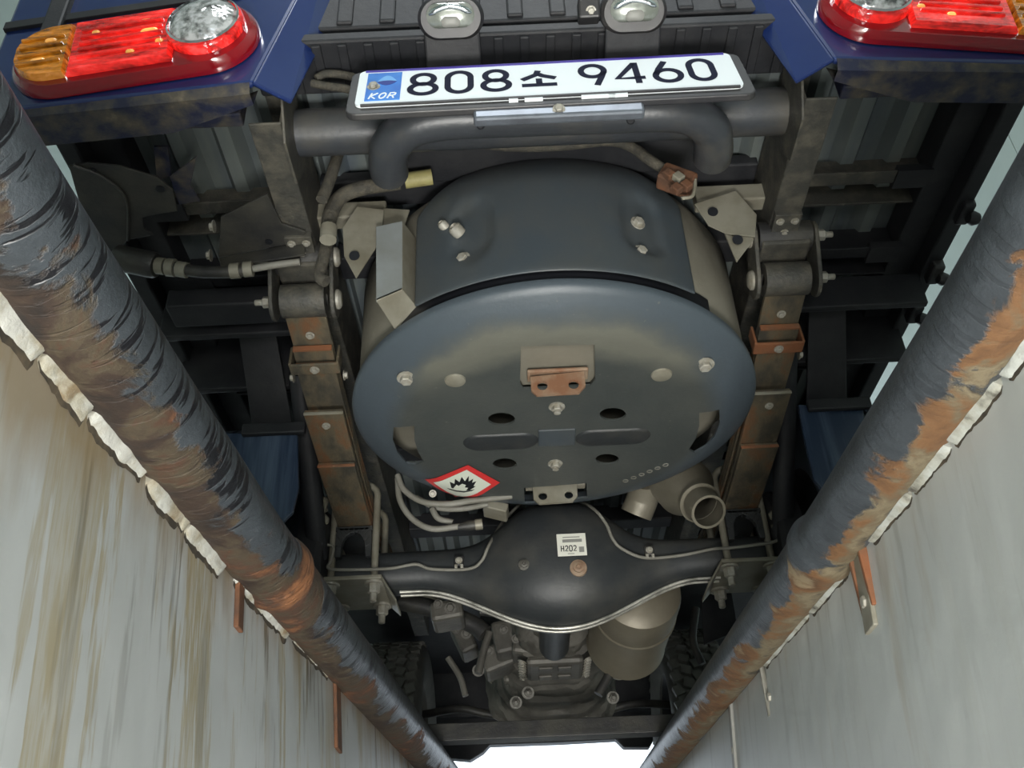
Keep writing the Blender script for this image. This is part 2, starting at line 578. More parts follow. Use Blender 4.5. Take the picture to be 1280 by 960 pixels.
def make_wall(name, P, side, mat, off):
    """pit wall under the pipe; side = -1 left, +1 right."""
    ys = [-1.6 + 0.03 * i for i in range(int((P[-1].y + 1.55) / 0.03))]
    zt = [0.0, -0.02, -0.05, -0.10, -0.17, -0.26, -0.40, -0.7, -1.1, -1.7]
    vs_, top, wash = [], [], []
    for y in ys:
        c = path_at(P, y)
        for dz in zt:
            x = c.x + side * (off + 0.085 * dz)
            z = c.z - (0.034 if side < 0 else 0.0295) + dz
            vs_.append(V((x, y, max(z, -1.15))))
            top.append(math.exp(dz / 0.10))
            w_ = 0.0
            if side < 0:
                w_ = math.exp(dz / 0.09) * max(0.0, min(1.0, (0.80 - y) / 0.15)) + 0.55 * math.exp(dz / 0.05)
            wash.append(w_)
    n = len(zt)
    mb = MB()
    fs = [(i * n + k, i * n + k + 1, (i + 1) * n + k + 1, (i + 1) * n + k) for i in range(len(ys) - 1) for k in range(n - 1)]
    mb.add(vs_, fs)
    # back of the wall, so that it has thickness
    vb = []
    for y in ys:
        c = path_at(P, y)
        vb += [V((c.x + side * off, y, c.z - (0.034 if side < 0 else 0.0295))), V((c.x + side * (off + 0.14), y, c.z - 0.034)), V((c.x + side * (off + 0.14), y, -1.15))]
    mb.add(vb, [(i * 3 + k, i * 3 + k + 1, i * 3 + 3 + k + 1, i * 3 + 3 + k) for i in range(len(ys) - 1) for k in range(2)])
    me = bpy.data.meshes.new(name)
    me.from_pydata([tuple(p) for p in mb.v], [], mb.f)
    for nm, vals in (('topband', top), ('rustwash', wash)):
        a = me.attributes.new(nm, 'FLOAT', 'POINT')
        for i, val in enumerate(vals):
            a.data[i].value = val
    o = link(name, me, mat, None, 40)
    return tag(o, kind='structure')


wall_l = make_wall('wall_left', PL, -1, M['wall_l'], 0.022)
wall_r = make_wall('wall_right', PR, 1, M['wall_r'], 0.022)
tag(wall_l, 'stained grey pit wall with brown run-off streaks', 'wall')
tag(wall_r, 'smooth light grey painted pit wall', 'wall')
fl = MB().bx(-0.9, 0.95, -1.65, 4.2, -1.25, -1.15).build('floor', M['wallcap'])
tag(fl, 'concrete floor of the inspection pit', 'floor', kind='structure')
bw = MB().bx(-0.9, 0.95, -1.75, -1.62, -1.15, 0.46).build('wall_back', M['wall_r'])
tag(bw, 'end wall of the pit behind the viewer', 'wall', kind='structure')
bf = MB().bx(-0.9, 0.95, 4.05, 4.2, -1.15, 0.46).build('wall_front', M['wall_r'])
tag(bf, 'far end wall of the inspection pit', 'wall', kind='structure')


def ground_slab(name, P, side, xo):
    ys = [-4.0] + [P[0].y + (P[-1].y - P[0].y) * i / 12 for i in range(13)] + [8.0]
    inner = [path_at(P, y).x + side * 0.06 for y in ys]
    pts_ = [V((x, y, GROUND - 0.12)) for x, y in zip(inner, ys)] + [V((xo, 8.0, GROUND - 0.12)), V((xo, -4.0, GROUND - 0.12))]
    o = MB().prism(pts_, (0, 0, 0.12)).build(name, M['wallcap'])
    return tag(o, None, None, kind='structure')


tag(ground_slab('floor_shop_left', PL, -1, -3.2), 'concrete shop floor on the left of the pit', 'floor')
tag(ground_slab('floor_shop_right', PR, 1, 2.35), 'concrete shop floor on the right of the pit', 'floor')
# workshop shell: the front is an open doorway full of daylight
tag(MB().bx(2.3, 2.4, -4, 3.05, GROUND, 5).build('wall_shop_right', M['garage']), 'pale green grey workshop wall beyond the truck', 'wall', kind='structure')
tag(MB().bx(2.3, 2.4, 3.056, 8, GROUND, 5).build('wall_shop_right_panel', M['garage']), 'further pale wall panel beyond the seam', 'wall', kind='structure')
tag(MB().bx(-3.3, -3.2, -4, 8, GROUND, 5).build('wall_shop_left', M['garage']), 'pale workshop wall on the left', 'wall', kind='structure')
tag(MB().bx(-3.3, 2.4, -4.1, -4.0, GROUND, 5).build('wall_shop_back', M['garage']), 'workshop wall behind the viewer', 'wall', kind='structure')
tag(MB().bx(-3.3, 2.4, -4.1, 8, 5, 5.1).build('ceiling', M['garage']), 'workshop ceiling high above the truck', 'ceiling', kind='structure')


# ================================================================== pipes along the pit edges
def make_pipe(name, P, r, side, mat, label, weld_y):
    """segmented tube with dents, per-vertex rust bias: the lower inner side has lost its paint."""
    seg = 40
    ys = []
    y = P[0].y
    while y < P[-1].y:
        ys.append(y)
        y += 0.012 if 0.2 < y < 3.0 else 0.06
    pts_ = [path_at(P, y) for y in ys]
    # soften the kink
    pts_ = [(pts_[max(i - 3, 0)] + p * 2 + pts_[min(i + 3, len(pts_) - 1)]) / 4 for i, p in enumerate(pts_)]
    rs = []
    for p in pts_:
        k = r * (1 + 0.02 * mnoise.noise(V((0, p.y * 6, side))))
        k += 0.006 * math.exp(-((p.y - weld_y) / 0.02) ** 2)
        rs.append(k)
    mb = MB()
    mb.tube(pts_, rs, seg)
    me = bpy.data.meshes.new(name)
    me.from_pydata([tuple(p) for p in mb.v], [], mb.f)
    a = me.attributes.new('rustbias', 'FLOAT', 'POINT')
    b2 = me.attributes.new('tone', 'FLOAT', 'POINT')
    for i, p in enumerate(mb.v):
        c = pts_[min(i // seg, len(pts_) - 1)]
        d = (p - c)
        d.normalize()
        # the side that lost its paint: outer lower half, towards the wall
        low = side * 0.8 * d.x - 0.58 * d.z
        past = max(0.0, min(1.0, (c.y - weld_y + 0.03) / 0.05))
        if side < 0:
            val = 0.27 * low - 0.005 + 0.05 * past + 0.06 * mnoise.noise(V((5, c.y * 11, low * 2)))
            val += 0.40 * math.exp(-((c.y - weld_y - 0.02) / 0.075) ** 2)
            tn = -0.06 + 0.10 * past + 0.10 * max(0.0, min(1.0, (c.y - 0.85) / 0.2)) * (1 - past) + 0.06 * math.exp(-((c.y - weld_y) / 0.08) ** 2)
        else:
            val = (0.32 * low - 0.035 if low < 0.66 else 0.176 - 0.8 * (low - 0.66)) + 0.10 * past + 0.10 * mnoise.noise(V((0, c.y * 11, low * 2)))
            tn = 0.03 * past + 0.05 - 0.10 * max(0.0, min(1.0, (low - 0.2) / 0.5))
        b2.data[i].value = tn
        a.data[i].value = val
    o = link(name, me, mat, None, 60)
    return tag(o, label, 'pipe')


WELD_L = pt(345, 715, H=0.475).y
WELD_R = pt(1035, 680, H=0.475).y
pipe_l = make_pipe('steel_pipe', PL, RL, -1, M['pipe_l'], 'thick black steel pipe flaking brown rust above the stained streaky wall', WELD_L)
pipe_r = make_pipe('steel_pipe', PR, RRAD, 1, M['pipe_r'], 'black steel pipe with orange rust patches above the smooth clean grey wall', WELD_R)


# white caulk beads between pipe and wall, piece by piece
def bead(P, side, off, y0, y1, w, name, parent, seed, mat):
    """thin ragged strip of filler: hugs pipe and wall, edges torn."""
    n = max(12, int((y1 - y0) / 0.005))
    mb = MB()
    rows = [0.0, 0.12, 0.35, 0.6, 0.85, 1.0]
    vs_ = []
    for i in range(n + 1):
        t = i / n
        y = y0 + (y1 - y0) * t
        c = path_at(P, y)
        endf = min(1.0, 40 * t + 0.72, 40 * (1 - t) + 0.72)
        n1 = mnoise.noise(V((seed, y * 22, 0)))
        n2 = mnoise.noise(V((seed + 9, y * 70, 3)))
        n3 = mnoise.noise(V((seed + 4, y * 160, 5)))
        low = (w * (1.15 + 0.30 * n1 + 0.22 * n2 + 0.16 * n3)) * endf
        for k, f in enumerate(rows):
            z = c.z - 0.030 - f * low
            prot = (0.016 * (1 - f) ** 1.5 + 0.0045 * (1 - f ** 6)) * (0.8 + 0.28 * mnoise.noise(V((seed, y * 40, f * 4))))
            if k == len(rows) - 1:
                prot = -0.002
            vs_.append(V((c.x + side * (off + 0.085 * (z - c.z + 0.037) - prot), y, z)))
    m_ = len(rows)
    fs = [(i * m_ + k, i * m_ + k + 1, (i + 1) * m_ + k + 1, (i + 1) * m_ + k) for i in range(n) for k in range(m_ - 1)]
    back = [p + V((side * 0.02, 0, 0)) for p in vs_]
    q = len(vs_)
    for i in (0, n):
        fs += [(i * m_ + k, i * m_ + k + 1, q + i * m_ + k + 1, q + i * m_ + k) for k in range(m_ - 1)]
    mb.add(vs_ + back, fs)
    o = mb.build(name, mat, parent, 50)
    # grimy strip painting the crack's shadow where the filler has come away
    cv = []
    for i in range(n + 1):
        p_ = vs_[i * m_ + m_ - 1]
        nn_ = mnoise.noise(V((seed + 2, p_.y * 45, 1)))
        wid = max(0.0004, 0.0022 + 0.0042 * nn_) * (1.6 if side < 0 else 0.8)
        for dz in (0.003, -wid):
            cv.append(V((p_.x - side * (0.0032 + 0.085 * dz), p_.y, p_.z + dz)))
    MB().add(cv, [(i * 2, i * 2 + 1, i * 2 + 3, i * 2 + 2) for i in range(n)]).build('crack_shadow', M['grime_shadow'], parent)
    return o


def ypx(x, y):
    return pt(x, y, H=0.43).y


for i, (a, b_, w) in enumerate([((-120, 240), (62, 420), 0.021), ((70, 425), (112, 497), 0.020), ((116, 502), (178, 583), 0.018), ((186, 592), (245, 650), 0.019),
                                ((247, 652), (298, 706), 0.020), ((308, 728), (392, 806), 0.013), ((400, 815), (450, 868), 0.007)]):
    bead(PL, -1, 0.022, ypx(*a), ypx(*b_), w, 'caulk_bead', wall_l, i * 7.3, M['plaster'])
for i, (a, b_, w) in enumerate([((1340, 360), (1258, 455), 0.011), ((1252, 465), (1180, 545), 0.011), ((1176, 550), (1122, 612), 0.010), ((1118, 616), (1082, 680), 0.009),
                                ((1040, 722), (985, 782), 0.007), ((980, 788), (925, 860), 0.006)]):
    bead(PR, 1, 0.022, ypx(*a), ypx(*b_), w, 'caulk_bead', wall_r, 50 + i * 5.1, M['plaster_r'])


# anchors: flat strips welded to the pipes and fixed to the walls
def strap(P, side, y, length, w, mat, label, cat='bracket', bolt=False, group=None):
    c = path_at(P, y)
    xw = c.x + side * 0.022
    mb = MB()
    t = 0.006
    mb.bx(min(xw, xw - side * t), max(xw, xw - side * t), y - w / 2, y + w / 2, c.z - 0.037 - length, c.z - 0.030)
    for i_, v_ in enumerate(mb.v):
        mb.v[i_] = V((v_.x + side * 0.085 * (v_.z - c.z + 0.037), v_.y, v_.z))
    o = mb.build('wall_strap', mat, None, None, 0.0015)
    tag(o, label, cat, group)
    if bolt:
        place(SMALLBOLT, 'bolt', (xw - side * t, y, c.z - 0.03 - length * 0.7), (-side, 0, 0), o)
    return o


strap(PL, -1, ypx(300, 735), 0.055, 0.022, M['darkrust'], 'rust-eaten flat strap on the stained wall under the pipe joint')
strap(PL, -1, ypx(462, 880), 0.10, 0.04, M['darkrust'], 'brown rusted strap low on the stained wall near the crossbar')
so = strap(PR, 1, ypx(1068, 700), 0.085, 0.034, M['bracket'], 'whitish strap with rusty edges on the smooth wall below the pipe joint', bolt=True)
c_ = path_at(PR, ypx(1068, 700))
MB().bx(c_.x + 0.012, c_.x + 0.022, c_.y - 0.021, c_.y - 0.014, c_.z - 0.10, c_.z - 0.03).build('edge', M['rustred'], so, None, 0.001)
MB().bx(c_.x + 0.012, c_.x + 0.022, c_.y + 0.014, c_.y + 0.021, c_.z - 0.10, c_.z - 0.03).build('edge', M['rustred'], so, None, 0.001)
yh = ypx(920, 862)
ch = path_at(PR, yh)
hook = MB().tube([(ch.x + 0.005, yh, ch.z - 0.028), (ch.x + 0.017, yh, ch.z - 0.03), (ch.x + 0.017, yh, ch.z - 0.11)], 0.005, 8).build('wall_hook', M['hose'], None, 50)
tag(hook, 'thin bent grey rod hanging on the smooth wall from the pipe', 'hook')
place(SMALLBOLT, 'bolt', (ch.x + 0.021, yh - 0.014, ch.z - 0.085), (-1, 0, 0), hook)
strap(PR, 1, ypx(880, 918), 0.12, 0.022, M['labelgrey'], 'narrow grey strap on the smooth wall just past the crossbar', bolt=True)

# crossbar between the two pipes
hh = 0.583
for _ in range(6):
    ca = pt(500, 930, H=hh)
    cb = pt(884, 914, H=hh)
    hh = max(path_at(PL, ca.y).z + RL, path_at(PR, cb.y).z + RRAD) + 0.008
cbar = empty('crossbar', (ca + cb) / 2)
tag(cbar, 'dark worn steel bar lying across the pit between both pipes', 'bar')
rotc = V((cb - ca)).to_track_quat('X', 'Z').to_matrix()
MB().box((ca + cb) / 2, ((cb - ca).length, 0.05, 0.006), rotc).build('flange', M['black'], cbar, None, 0.002)
MB().box((ca + cb) / 2 + V((0, -0.022, 0.02)), ((cb - ca).length, 0.006, 0.04), rotc).build('web', M['black'], cbar, None, 0.002)

# ================================================================== TRUCK
truck = empty('truck', (X0, AX_D, GROUND))
tag(truck, 'dark blue light truck seen from below, standing over the pit', 'truck')
T = truck


def TX(s, d):
    return X0 + s * d


# ---------------------------------------------------------------- bed floor: corrugated sheet
HB = 1.235
mb = MB()
prof = []
x = -0.72
while x < 0.70:
    for dx, dz in ((0, 0), (0.026, 0), (0.040, -0.024), (0.062, -0.024), (0.076, 0)):
        prof.append((x + dx, dz))
    x += 0.080
ysb = [0.905, 1.05, 1.3, 1.7, 2.2, 2.9]
vs_ = [V((X0 + px_, y, HB + dz)) for y in ysb for (px_, dz) in prof]
n = len(prof)
mb.add(vs_, [(i * n + k, i * n + k + 1, (i + 1) * n + k + 1, (i + 1) * n + k) for i in range(len(ysb) - 1) for k in range(n - 1)])
bed = mb.build('bed_floor', M['corr'], T, None, 0, 'blue grey corrugated steel bed floor')
so_ = bed.modifiers.new('thick', 'SOLIDIFY')
so_.thickness = 0.003
# box side walls (bed sides) and rear skin above the floor
for s in (-1, 1):
    MB().bx(*(sorted((TX(s, 0.705), TX(s, 0.735)))), 0.87, 2.9, 1.13, 1.6).build('bed_side', M['dark'], T, None, 0.004)  # shade put into the colour: near-black on blue bed sides
    MB().bx(*(sorted((TX(s, 0.655), TX(s, 0.705)))), 0.93, 2.9, 1.165, 1.225).build('side_sill', M['dark'], T, None, 0.003)
# cross sills under the floor, each an open channel
for yy, zz in ((1.185, 1.165), (1.36, 1.15), (1.66, 1.14), (2.05, 1.14), (2.5, 1.14)):
    for s in (-1, 1):
        mb = MB()
        xa, xb = sorted((TX(s, 0.428), TX(s, 0.655)))
        mb.bx(xa, xb, yy - 0.004, yy + 0.0, zz, 1.22)
        mb.bx(xa, xb, yy - 0.028, yy, zz, zz + 0.004)
        mb.bx(xa, xb, yy + 0.055, yy + 0.06, zz + 0.01, 1.22)
        o = mb.build('cross_sill', M['rail'] if yy < 1.2 else M['dark'], T, None, 0.001)
        MB().bx(*sorted((TX(s, 0.60), TX(s, 0.66))), yy - 0.031, yy + 0.01, zz - 0.004, zz + 0.012).build('end_plate', M['dark'], o, None, 0.001)
    MB().bx(TX(-1, 0.372), TX(1, 0.372), yy - 0.03, yy + 0.03, zz + 0.03, 1.22).build('cross_sill', M['dark'], T, None, 0.003)
MB().bx(X0 - 0.27, X0 + 0.27, 0.975, 1.16, 1.19, 1.205).build('shade_panel', M['dark'], T, None, 0.004)  # dark sheet added for the shade over the bed floor here
# hooks on the outer edge of the bed
for (px_, py_) in ((1216, 272), (1178, 348), (1152, 398)):
    p = pt(px_, py_, X=TX(1, 0.735))
    o = MB().lathe([(0, 0), (0.009, 0.0), (0.013, 0.008), (0.010, 0.018), (0.0, 0.019)], p - V((0.008, 0, 0)), (1, 0.2, 0), 14).build('rope_hook', M['plastic'], T, 50)
    MB().box(p - V((0.01, 0.0, -0.02)), (0.022, 0.05, 0.03)).build('hook_plate', M['plastic'], o, None, 0.004)

# ---------------------------------------------------------------- rear corner panels with tail lamps
DR = 0.86


def oval_pts(c, ex, ey, L, Hh, n=18):
    """stadium outline centred at c; L total length, Hh total height."""
    out = []
    r = Hh / 2
    for k in range(n + 1):
        a = -math.pi / 2 + math.pi * k / n
        out.append(c + ex * (L / 2 - r + r * math.cos(a)) + ey * (r * math.sin(a)))
    for k in range(n + 1):
        a = math.pi / 2 + math.pi * k / n
        out.append(c + ex * (-L / 2 + r + r * math.cos(a)) + ey * (r * math.sin(a)))
    return out


def dome(mb, outline, c, nrm, heights):
    """concentric rings of an outline shrinking to c, lifted along nrm."""
    n = len(outline)
    vs_ = []
    for (s, h) in heights:
        vs_ += [c + (p - c) * s + nrm * h for p in outline]
    fs = []
    m = len(heights)
    for i in range(m - 1):
        for k in range(n):
            fs.append((i * n + k, i * n + (k + 1) % n, (i + 1) * n + (k + 1) % n, (i + 1) * n + k))
    fs.append(tuple((m - 1) * n + k for k in range(n)))
    fs.append(tuple(range(n - 1, -1, -1)))
    mb.add(vs_, fs)


ZB = 1.092     # lower edge of the panels
YAW = 0.07     # the panels sweep forward towards the outer corners


def PD(d):
    return DR + YAW * (d - 0.40)


for s in (-1, 1):
    xout = 0.80
    zb = ZB - (0.0 if s < 0 else 0.006)
    mb = MB()
    poly = [V((TX(s, 0.31), PD(0.31), 1.45)), V((TX(s, xout), PD(xout), 1.45)), V((TX(s, xout), PD(xout), zb - 0.004)), V((TX(s, 0.40), PD(0.40), zb))]
    mb.prism(poly, (0, 0.012, 0))
    pan = mb.build('corner_panel', M['blue'], T, None, 0.005, 'glossy dark blue corner panel around the tail lamp')
    # dark ledge above the lamp
    MB().prism([V((TX(s, 0.44), PD(0.44) - 0.006, 1.305)), V((TX(s, xout), PD(xout) - 0.006, 1.285)), V((TX(s, xout), PD(xout) - 0.006, 1.268)), V((TX(s, 0.44), PD(0.44) - 0.006, 1.29))], (0, 0.008, 0)).build('ledge', M['plastic'], pan, None, 0.001)
    # inner return: facet turning forward into the gate opening
    a = V((TX(s, 0.40), DR, zb))
    b_ = V((TX(s, 0.31), PD(0.31), 1.45))
    c2 = V((TX(s, 0.268), DR + 0.045, 1.45))
    d2 = V((TX(s, 0.351), DR + 0.030, zb - 0.008))
    nn = (b_ - a).cross(d2 - a).normalized() * 0.008
    if nn.y < 0:
        nn = -nn
    MB().prism([a, b_, c2, d2], nn).build('inner_return', M['blue'], pan, None, 0.003)
    # dusty folded lip underneath
    mb = MB()
    rows = 26
    vs_ = []
    for i in range(rows):
        t = i / (rows - 1)
        dd = 0.405 + (xout - 0.405) * t
        xx = TX(s, dd)
        cut = 0.030 + 0.035 * min(1, t * 3.2)
        yd = PD(dd)
        vs_ += [V((xx, yd + 0.001, zb + 0.002)), V((xx, yd + 0.010, zb - 0.012)), V((xx, yd + cut, zb - 0.010)), V((xx, yd + cut + 0.008, zb + 0.03))]
    mb.add(vs_, [(i * 4 + k, i * 4 + k + 1, i * 4 + 4 + k + 1, i * 4 + 4 + k) for i in range(rows - 1) for k in range(3)])
    mb.build('under_lip', M['blue_dirty'], pan, 50)
    # dark bar behind the lip
    MB().bx(*sorted((TX(s, 0.44), TX(s, 0.78))), 0.935, 0.960, 1.118, 1.16).build('rear_sill', M['blue_dirty'], T, None, 0.003)
    # tail lamp
    cpx = pt(166, 64, D=PD(0.577) - 0.008)
    lampc = V((TX(s, 0.577), PD(0.577) - 0.006, cpx.z))
    ex = V((-s, -YAW, 0)).normalized()                           # ex points to the truck centre
    nr = V((-s * YAW, -1, 0)).normalized()
    nr = nr if nr.dot(ex) ** 2 < 1e-4 else V((s * YAW, -1, 0)).normalized()
    ey = V((0, 0, 1))
    lt = math.radians(4.5)                                       # the lamp rises towards the gate
    ex, ey = ex * math.cos(lt) + ey * math.sin(lt), ey * math.cos(lt) - ex * math.sin(lt)
    L, Hh = 0.358, 0.142
    mb = MB()
    dome(mb, oval_pts(lampc, ex, ey, L, Hh), lampc, nr, [(1.0, -0.004), (1.0, 0.004), (0.985, 0.010), (0.95, 0.016)])
    lamp = mb.build('tail_lamp', M['lens_rim'], T, 40, 0, 'oval tail lamp with amber, red and clear lenses')
    # lens fields, split along the length
    base = oval_pts(lampc, ex, ey, L - 0.022, Hh - 0.030, 24)

    def field(x0, x1):
        rr = (Hh - 0.030) / 2
        hl = (L - 0.022) / 2

        def half(xx):
            ax_ = abs(xx) - (hl - rr)
            return rr if ax_ <= 0 else math.sqrt(max(rr * rr - ax_ * ax_, 0.0))
        xs = [x0 + (x1 - x0) * k / 24 for k in range(25)]
        up = [(xx, half(xx)) for xx in xs]
        dn = [(xx, -half(xx)) for xx in reversed(xs)]
        return [(q) for q in up + dn]

    def lens(x0, x1, nm, mat, slats):
        out = [lampc + ex * q[0] + ey * q[1] for q in field(x0, x1)]
        cc = lampc + ex * ((x0 + x1) / 2)
        mb_ = MB()
        dome(mb_, out, cc, nr, [(1.0, 0.012), (1.0, 0.020), (0.94, 0.026)])
        o_ = mb_.build(nm, mat, lamp, 40)
        for k in range(slats):      # horizontal optic ribs
            zz = -0.036 + 0.072 * (k + 0.5) / slats
            mb2 = MB()
            mb2.box(cc + ey * zz + nr * 0.0265, (abs(x1 - x0) * 0.80, 0.006, 0.005), Matrix((ex, -nr, ey)).transposed() @ Matrix.Rotation(0.25, 3, 'X'))
            mb2.build('optic_rib', mat, o_, None, 0.0015)
        return o_
    am = lens(-0.1660, -0.088, 'amber_lens', M['lens_amber'], 4)
    rd = lens(-0.086, 0.062, 'red_lens', M['lens_red'], 5)
    for (ox, oz, wx, wz, own) in ((0.022, 0.030, 0.012, 0.007, rd), (0.028, 0.008, 0.020, 0.005, rd), (-0.030, -0.014, 0.014, 0.006, rd), (0.005, -0.034, 0.008, 0.005, rd), (-0.050, 0.022, 0.006, 0.006, rd), (0.045, -0.020, 0.006, 0.006, rd), (-0.128, -0.022, 0.014, 0.008, am), (-0.115, 0.020, 0.012, 0.006, am)):
        pf = lampc + ex * ox + ey * oz + nr * 0.0262
        mbf = MB()
        dome(mbf, oval_pts(pf, ex, ey, wx + wz, wz, 8), pf, nr, [(1, 0), (0.8, 0.002), (0.4, 0.003)])
        mbf.build('painted_glint', M['lens_glint'], own, 50)  # glints of reflected light added as small glowing bumps
    cc = lampc + ex * 0.107 + ey * 0.004
    mb = MB()
    dome(mb, oval_pts(cc, ex, ey, 0.112, 0.1119, 16), cc, nr, [(1.0, 0.012), (1.0, 0.026), (0.96, 0.029)])
    mb.build('lens_ring', M['lens_red'], lamp, 40)
    mb = MB()
    mb.lathe([(0.050, 0.028), (0.048, 0.033), (0.036, 0.040), (0.018, 0.044), (0.0, 0.045)], cc, nr, 28)
    rv = mb.build('reverse_lens', M['lens_clear'], lamp, 50, 0, 'clear round reversing lens')
    MB().lathe([(0.051, 0.028), (0.0525, 0.033), (0.050, 0.035)], cc, nr, 28).build('bezel', M['chrome'], rv, 50)

# ---------------------------------------------------------------- plate lamps under the bed edge
lnr = V((0, -0.55, -0.83)).normalized()
lux = V((1, 0, 0))
luy = V((0, -0.83, 0.55)).normalized()
for (px_, py_, sq) in ((563, 19, False), (793, 11, True)):
    p = pt(px_, py_, D=0.835)
    lm = MB()
    c_ = p - lnr * 0.012 - luy * 0.004
    dome(lm, oval_pts(c_, lux, luy, 0.094, 0.058), c_, lnr, [(1, -0.02), (1, 0.006), (0.9, 0.011)])
    lm = lm.build('plate_lamp', M['plastic'], T, 40, 0.0, 'oval clear lamp in a black rubber mount')
    mb = MB()
    dome(mb, oval_pts(p, lux, luy, 0.068, 0.034), p, lnr, [(1, -0.004), (1, 0.003), (0.8, 0.007), (0.4, 0.009)])
    mb.build('lens', M['alu_lens'], lm, 50)
    mb = MB()
    mb.tube([p + lux * (-0.030 + 0.060 * k / 12) + luy * (0.002 + 0.010 * math.sin(math.pi * k / 12)) + lnr * 0.008 for k in range(13)], [0.0015] + [0.0045] * 11 + [0.0015], 8)
    mb.build('reflector', M['chrome'], lm, 50)
    mb = MB()
    dome(mb, oval_pts(p - luy * 0.008 + lnr * 0.006, lux, luy, 0.030, 0.016), p - luy * 0.008 + lnr * 0.006, lnr, [(1, 0), (0.8, 0.004), (0.3, 0.006)])
    mb.build('bulb', M['labelgrey'], lm, 50)
    MB().box(p + V((0, 0.05, -0.012)), (0.080, 0.075, 0.006), Matrix.Rotation(-0.35, 3, 'X')).build('mount', M['dark'], lm, None, 0.003)
    if sq:
        q = p - lux * 0.064 - lnr * 0.006
        MB().box(q, (0.030, 0.03, 0.030), Matrix.Rotation(0.6, 3, 'X')).build('switch_block', M['plastic'], lm, None, 0.003)
        place(SMALLBOLT, 'bolt', q + lnr * 0.015 + lux * 0.002, lnr, lm, 0.7)
# ribbed rear cross member under the bed edge
MB().bx(TX(-1, 0.425), TX(1, 0.425), 0.875, 0.97, 1.195, 1.215).build('rear_cross_member', M['dark'], T, None, 0.004)
for k in range(22):
    xk = X0 - 0.40 + 0.038 * k
    MB().bx(xk - 0.008, xk + 0.006, 0.880, 0.965, 1.190, 1.196).build('pressed_rib', M['dark'], T, None, 0.002)
# rear bed edge: dark folded sill and tailgate above it
MB().bx(TX(-1, 0.37), TX(1, 0.37), 0.885, 0.898, 1.238, 1.62).build('tailgate', M['dark'], T, None, 0.004)
for k in range(12):
    xk = X0 - 0.35 + 0.0635 * k
    MB().bx(xk - 0.012, xk + 0.012, 0.880, 0.887, 1.245, 1.6).build('tailgate_rib', M['dark'], T, None, 0.003)
# wires beside the plate, from the bed edge to the frame
for a in ([(395, 98), (410, 92), (440, 96), (470, 110)], [(390, 104), (412, 108), (436, 112), (452, 122)], [(410, 30), (450, 14), (500, 4), (540, -8)], [(880, -6), (905, 6), (935, 10)]):
    MB().tube(spline([pt(x_, y_, D=0.92) for x_, y_ in a]), 0.006, 8).build('wire', M['harness'], T, 50)

# ---------------------------------------------------------------- number plate
pl_bl, pl_br = pt(443, 134, D=0.842), pt(931, 109, D=0.842)
ex = (pl_br - pl_bl)
PW = ex.length
ex.normalize()
tilt = math.radians(14)
ey = V((0, math.sin(tilt), math.cos(tilt)))
ey = (ey - ex * ey.dot(ex)).normalized()
nr = ex.cross(ey) * 1.0
if nr.y > 0:
    nr = -nr
PH = PW * 0.205
O = pl_bl
plate = empty('number_plate', (0, 0, 0), T, 'white number plate reading 808 소 9460')


def quad2(mb, x0, x1, y0, y1, h0, h1, r=0.0):
    if r <= 0:
        pts2 = [(x0, y0), (x1, y0), (x1, y1), (x0, y1)]
    else:
        pts2 = []
        for (cx, cy, a0) in ((x1 - r, y0 + r, -90), (x1 - r, y1 - r, 0), (x0 + r, y1 - r, 90), (x0 + r, y0 + r, 180)):
            for k in range(6):
                a = math.radians(a0 + 18 * k)
                pts2.append((cx + r * math.cos(a), cy + r * math.sin(a)))
    return mb.prism([O + ex * a_ + ey * b2 + nr * h0 for a_, b2 in pts2], nr * (h1 - h0))


quad2(MB(), -0.012, PW + 0.014, -0.016, PH + 0.006, -0.012, -0.002, 0.014).build('plate_holder', M['plastic'], plate, None, 0.002)
quad2(MB(), 0, PW, 0, PH, -0.002, 0.0015, 0.010).build('plate_sheet', M['white'], plate)
quad2(MB(), 0.008, PW - 0.008, PH - 0.0055, PH - 0.0005, 0.0015, 0.0025).build('top_edge', M['violet'], plate)
quad2(MB(), 0.008, PW - 0.006, -0.002, 0.002, 0.0, 0.003).build('bottom_edge', M['plastic'], plate)
band = quad2(MB(), 0.012, 0.059, 0.012, PH - 0.010, 0.0015, 0.0022).build('blue_band', M['plateblue'], plate)
fr = (O + nr * 0.0022, ex, ey, nr)
# emblem on the band: two curved leaves
mb = MB()
u0, v0 = 0.022, PH * 0.60
leaf_up = [(u0 + 0.004 + 0.027 * k / 10, v0 + 0.004 + 0.018 * math.sin(math.pi * k / 10)) for k in range(11)]
leaf_dn = [(u0 + 0.004 + 0.027 * k / 10, v0 + 0.004 + 0.003 * math.sin(math.pi * k / 10)) for k in range(10, -1, -1)]
mb.prism([fr[0] + ex * a_ + ey * b2 for a_, b2 in leaf_up + leaf_dn[1:-1]], nr * 0.0004)
mb.build('emblem', M['platelight'], band)
mb = MB()
leaf_lo = [(u0 + 0.004 + 0.027 * k / 10, v0 + 0.003 - 0.010 * math.sin(math.pi * k / 10)) for k in range(10, -1, -1)]
leaf_hi = [(u0 + 0.004 + 0.027 * k / 10, v0 + 0.004 + 0.0028 * math.sin(math.pi * k / 10)) for k in range(11)]
mb.prism([fr[0] + ex * a_ + ey * b2 for a_, b2 in leaf_hi + leaf_lo[1:-1]], nr * 0.0004)
mb.build('emblem', M['platedark'], band)
place(BOLT, 'bolt', O + ex * 0.022 + ey * (PH * 0.50) + nr * 0.002, nr, plate, 0.55)


def arc(cx, cy, rx, ry, a0, a1, n=20):
    return [(cx + rx * math.cos(math.radians(a0 + (a1 - a0) * k / n)), cy + ry * math.sin(math.radians(a0 + (a1 - a0) * k / n))) for k in range(n + 1)]


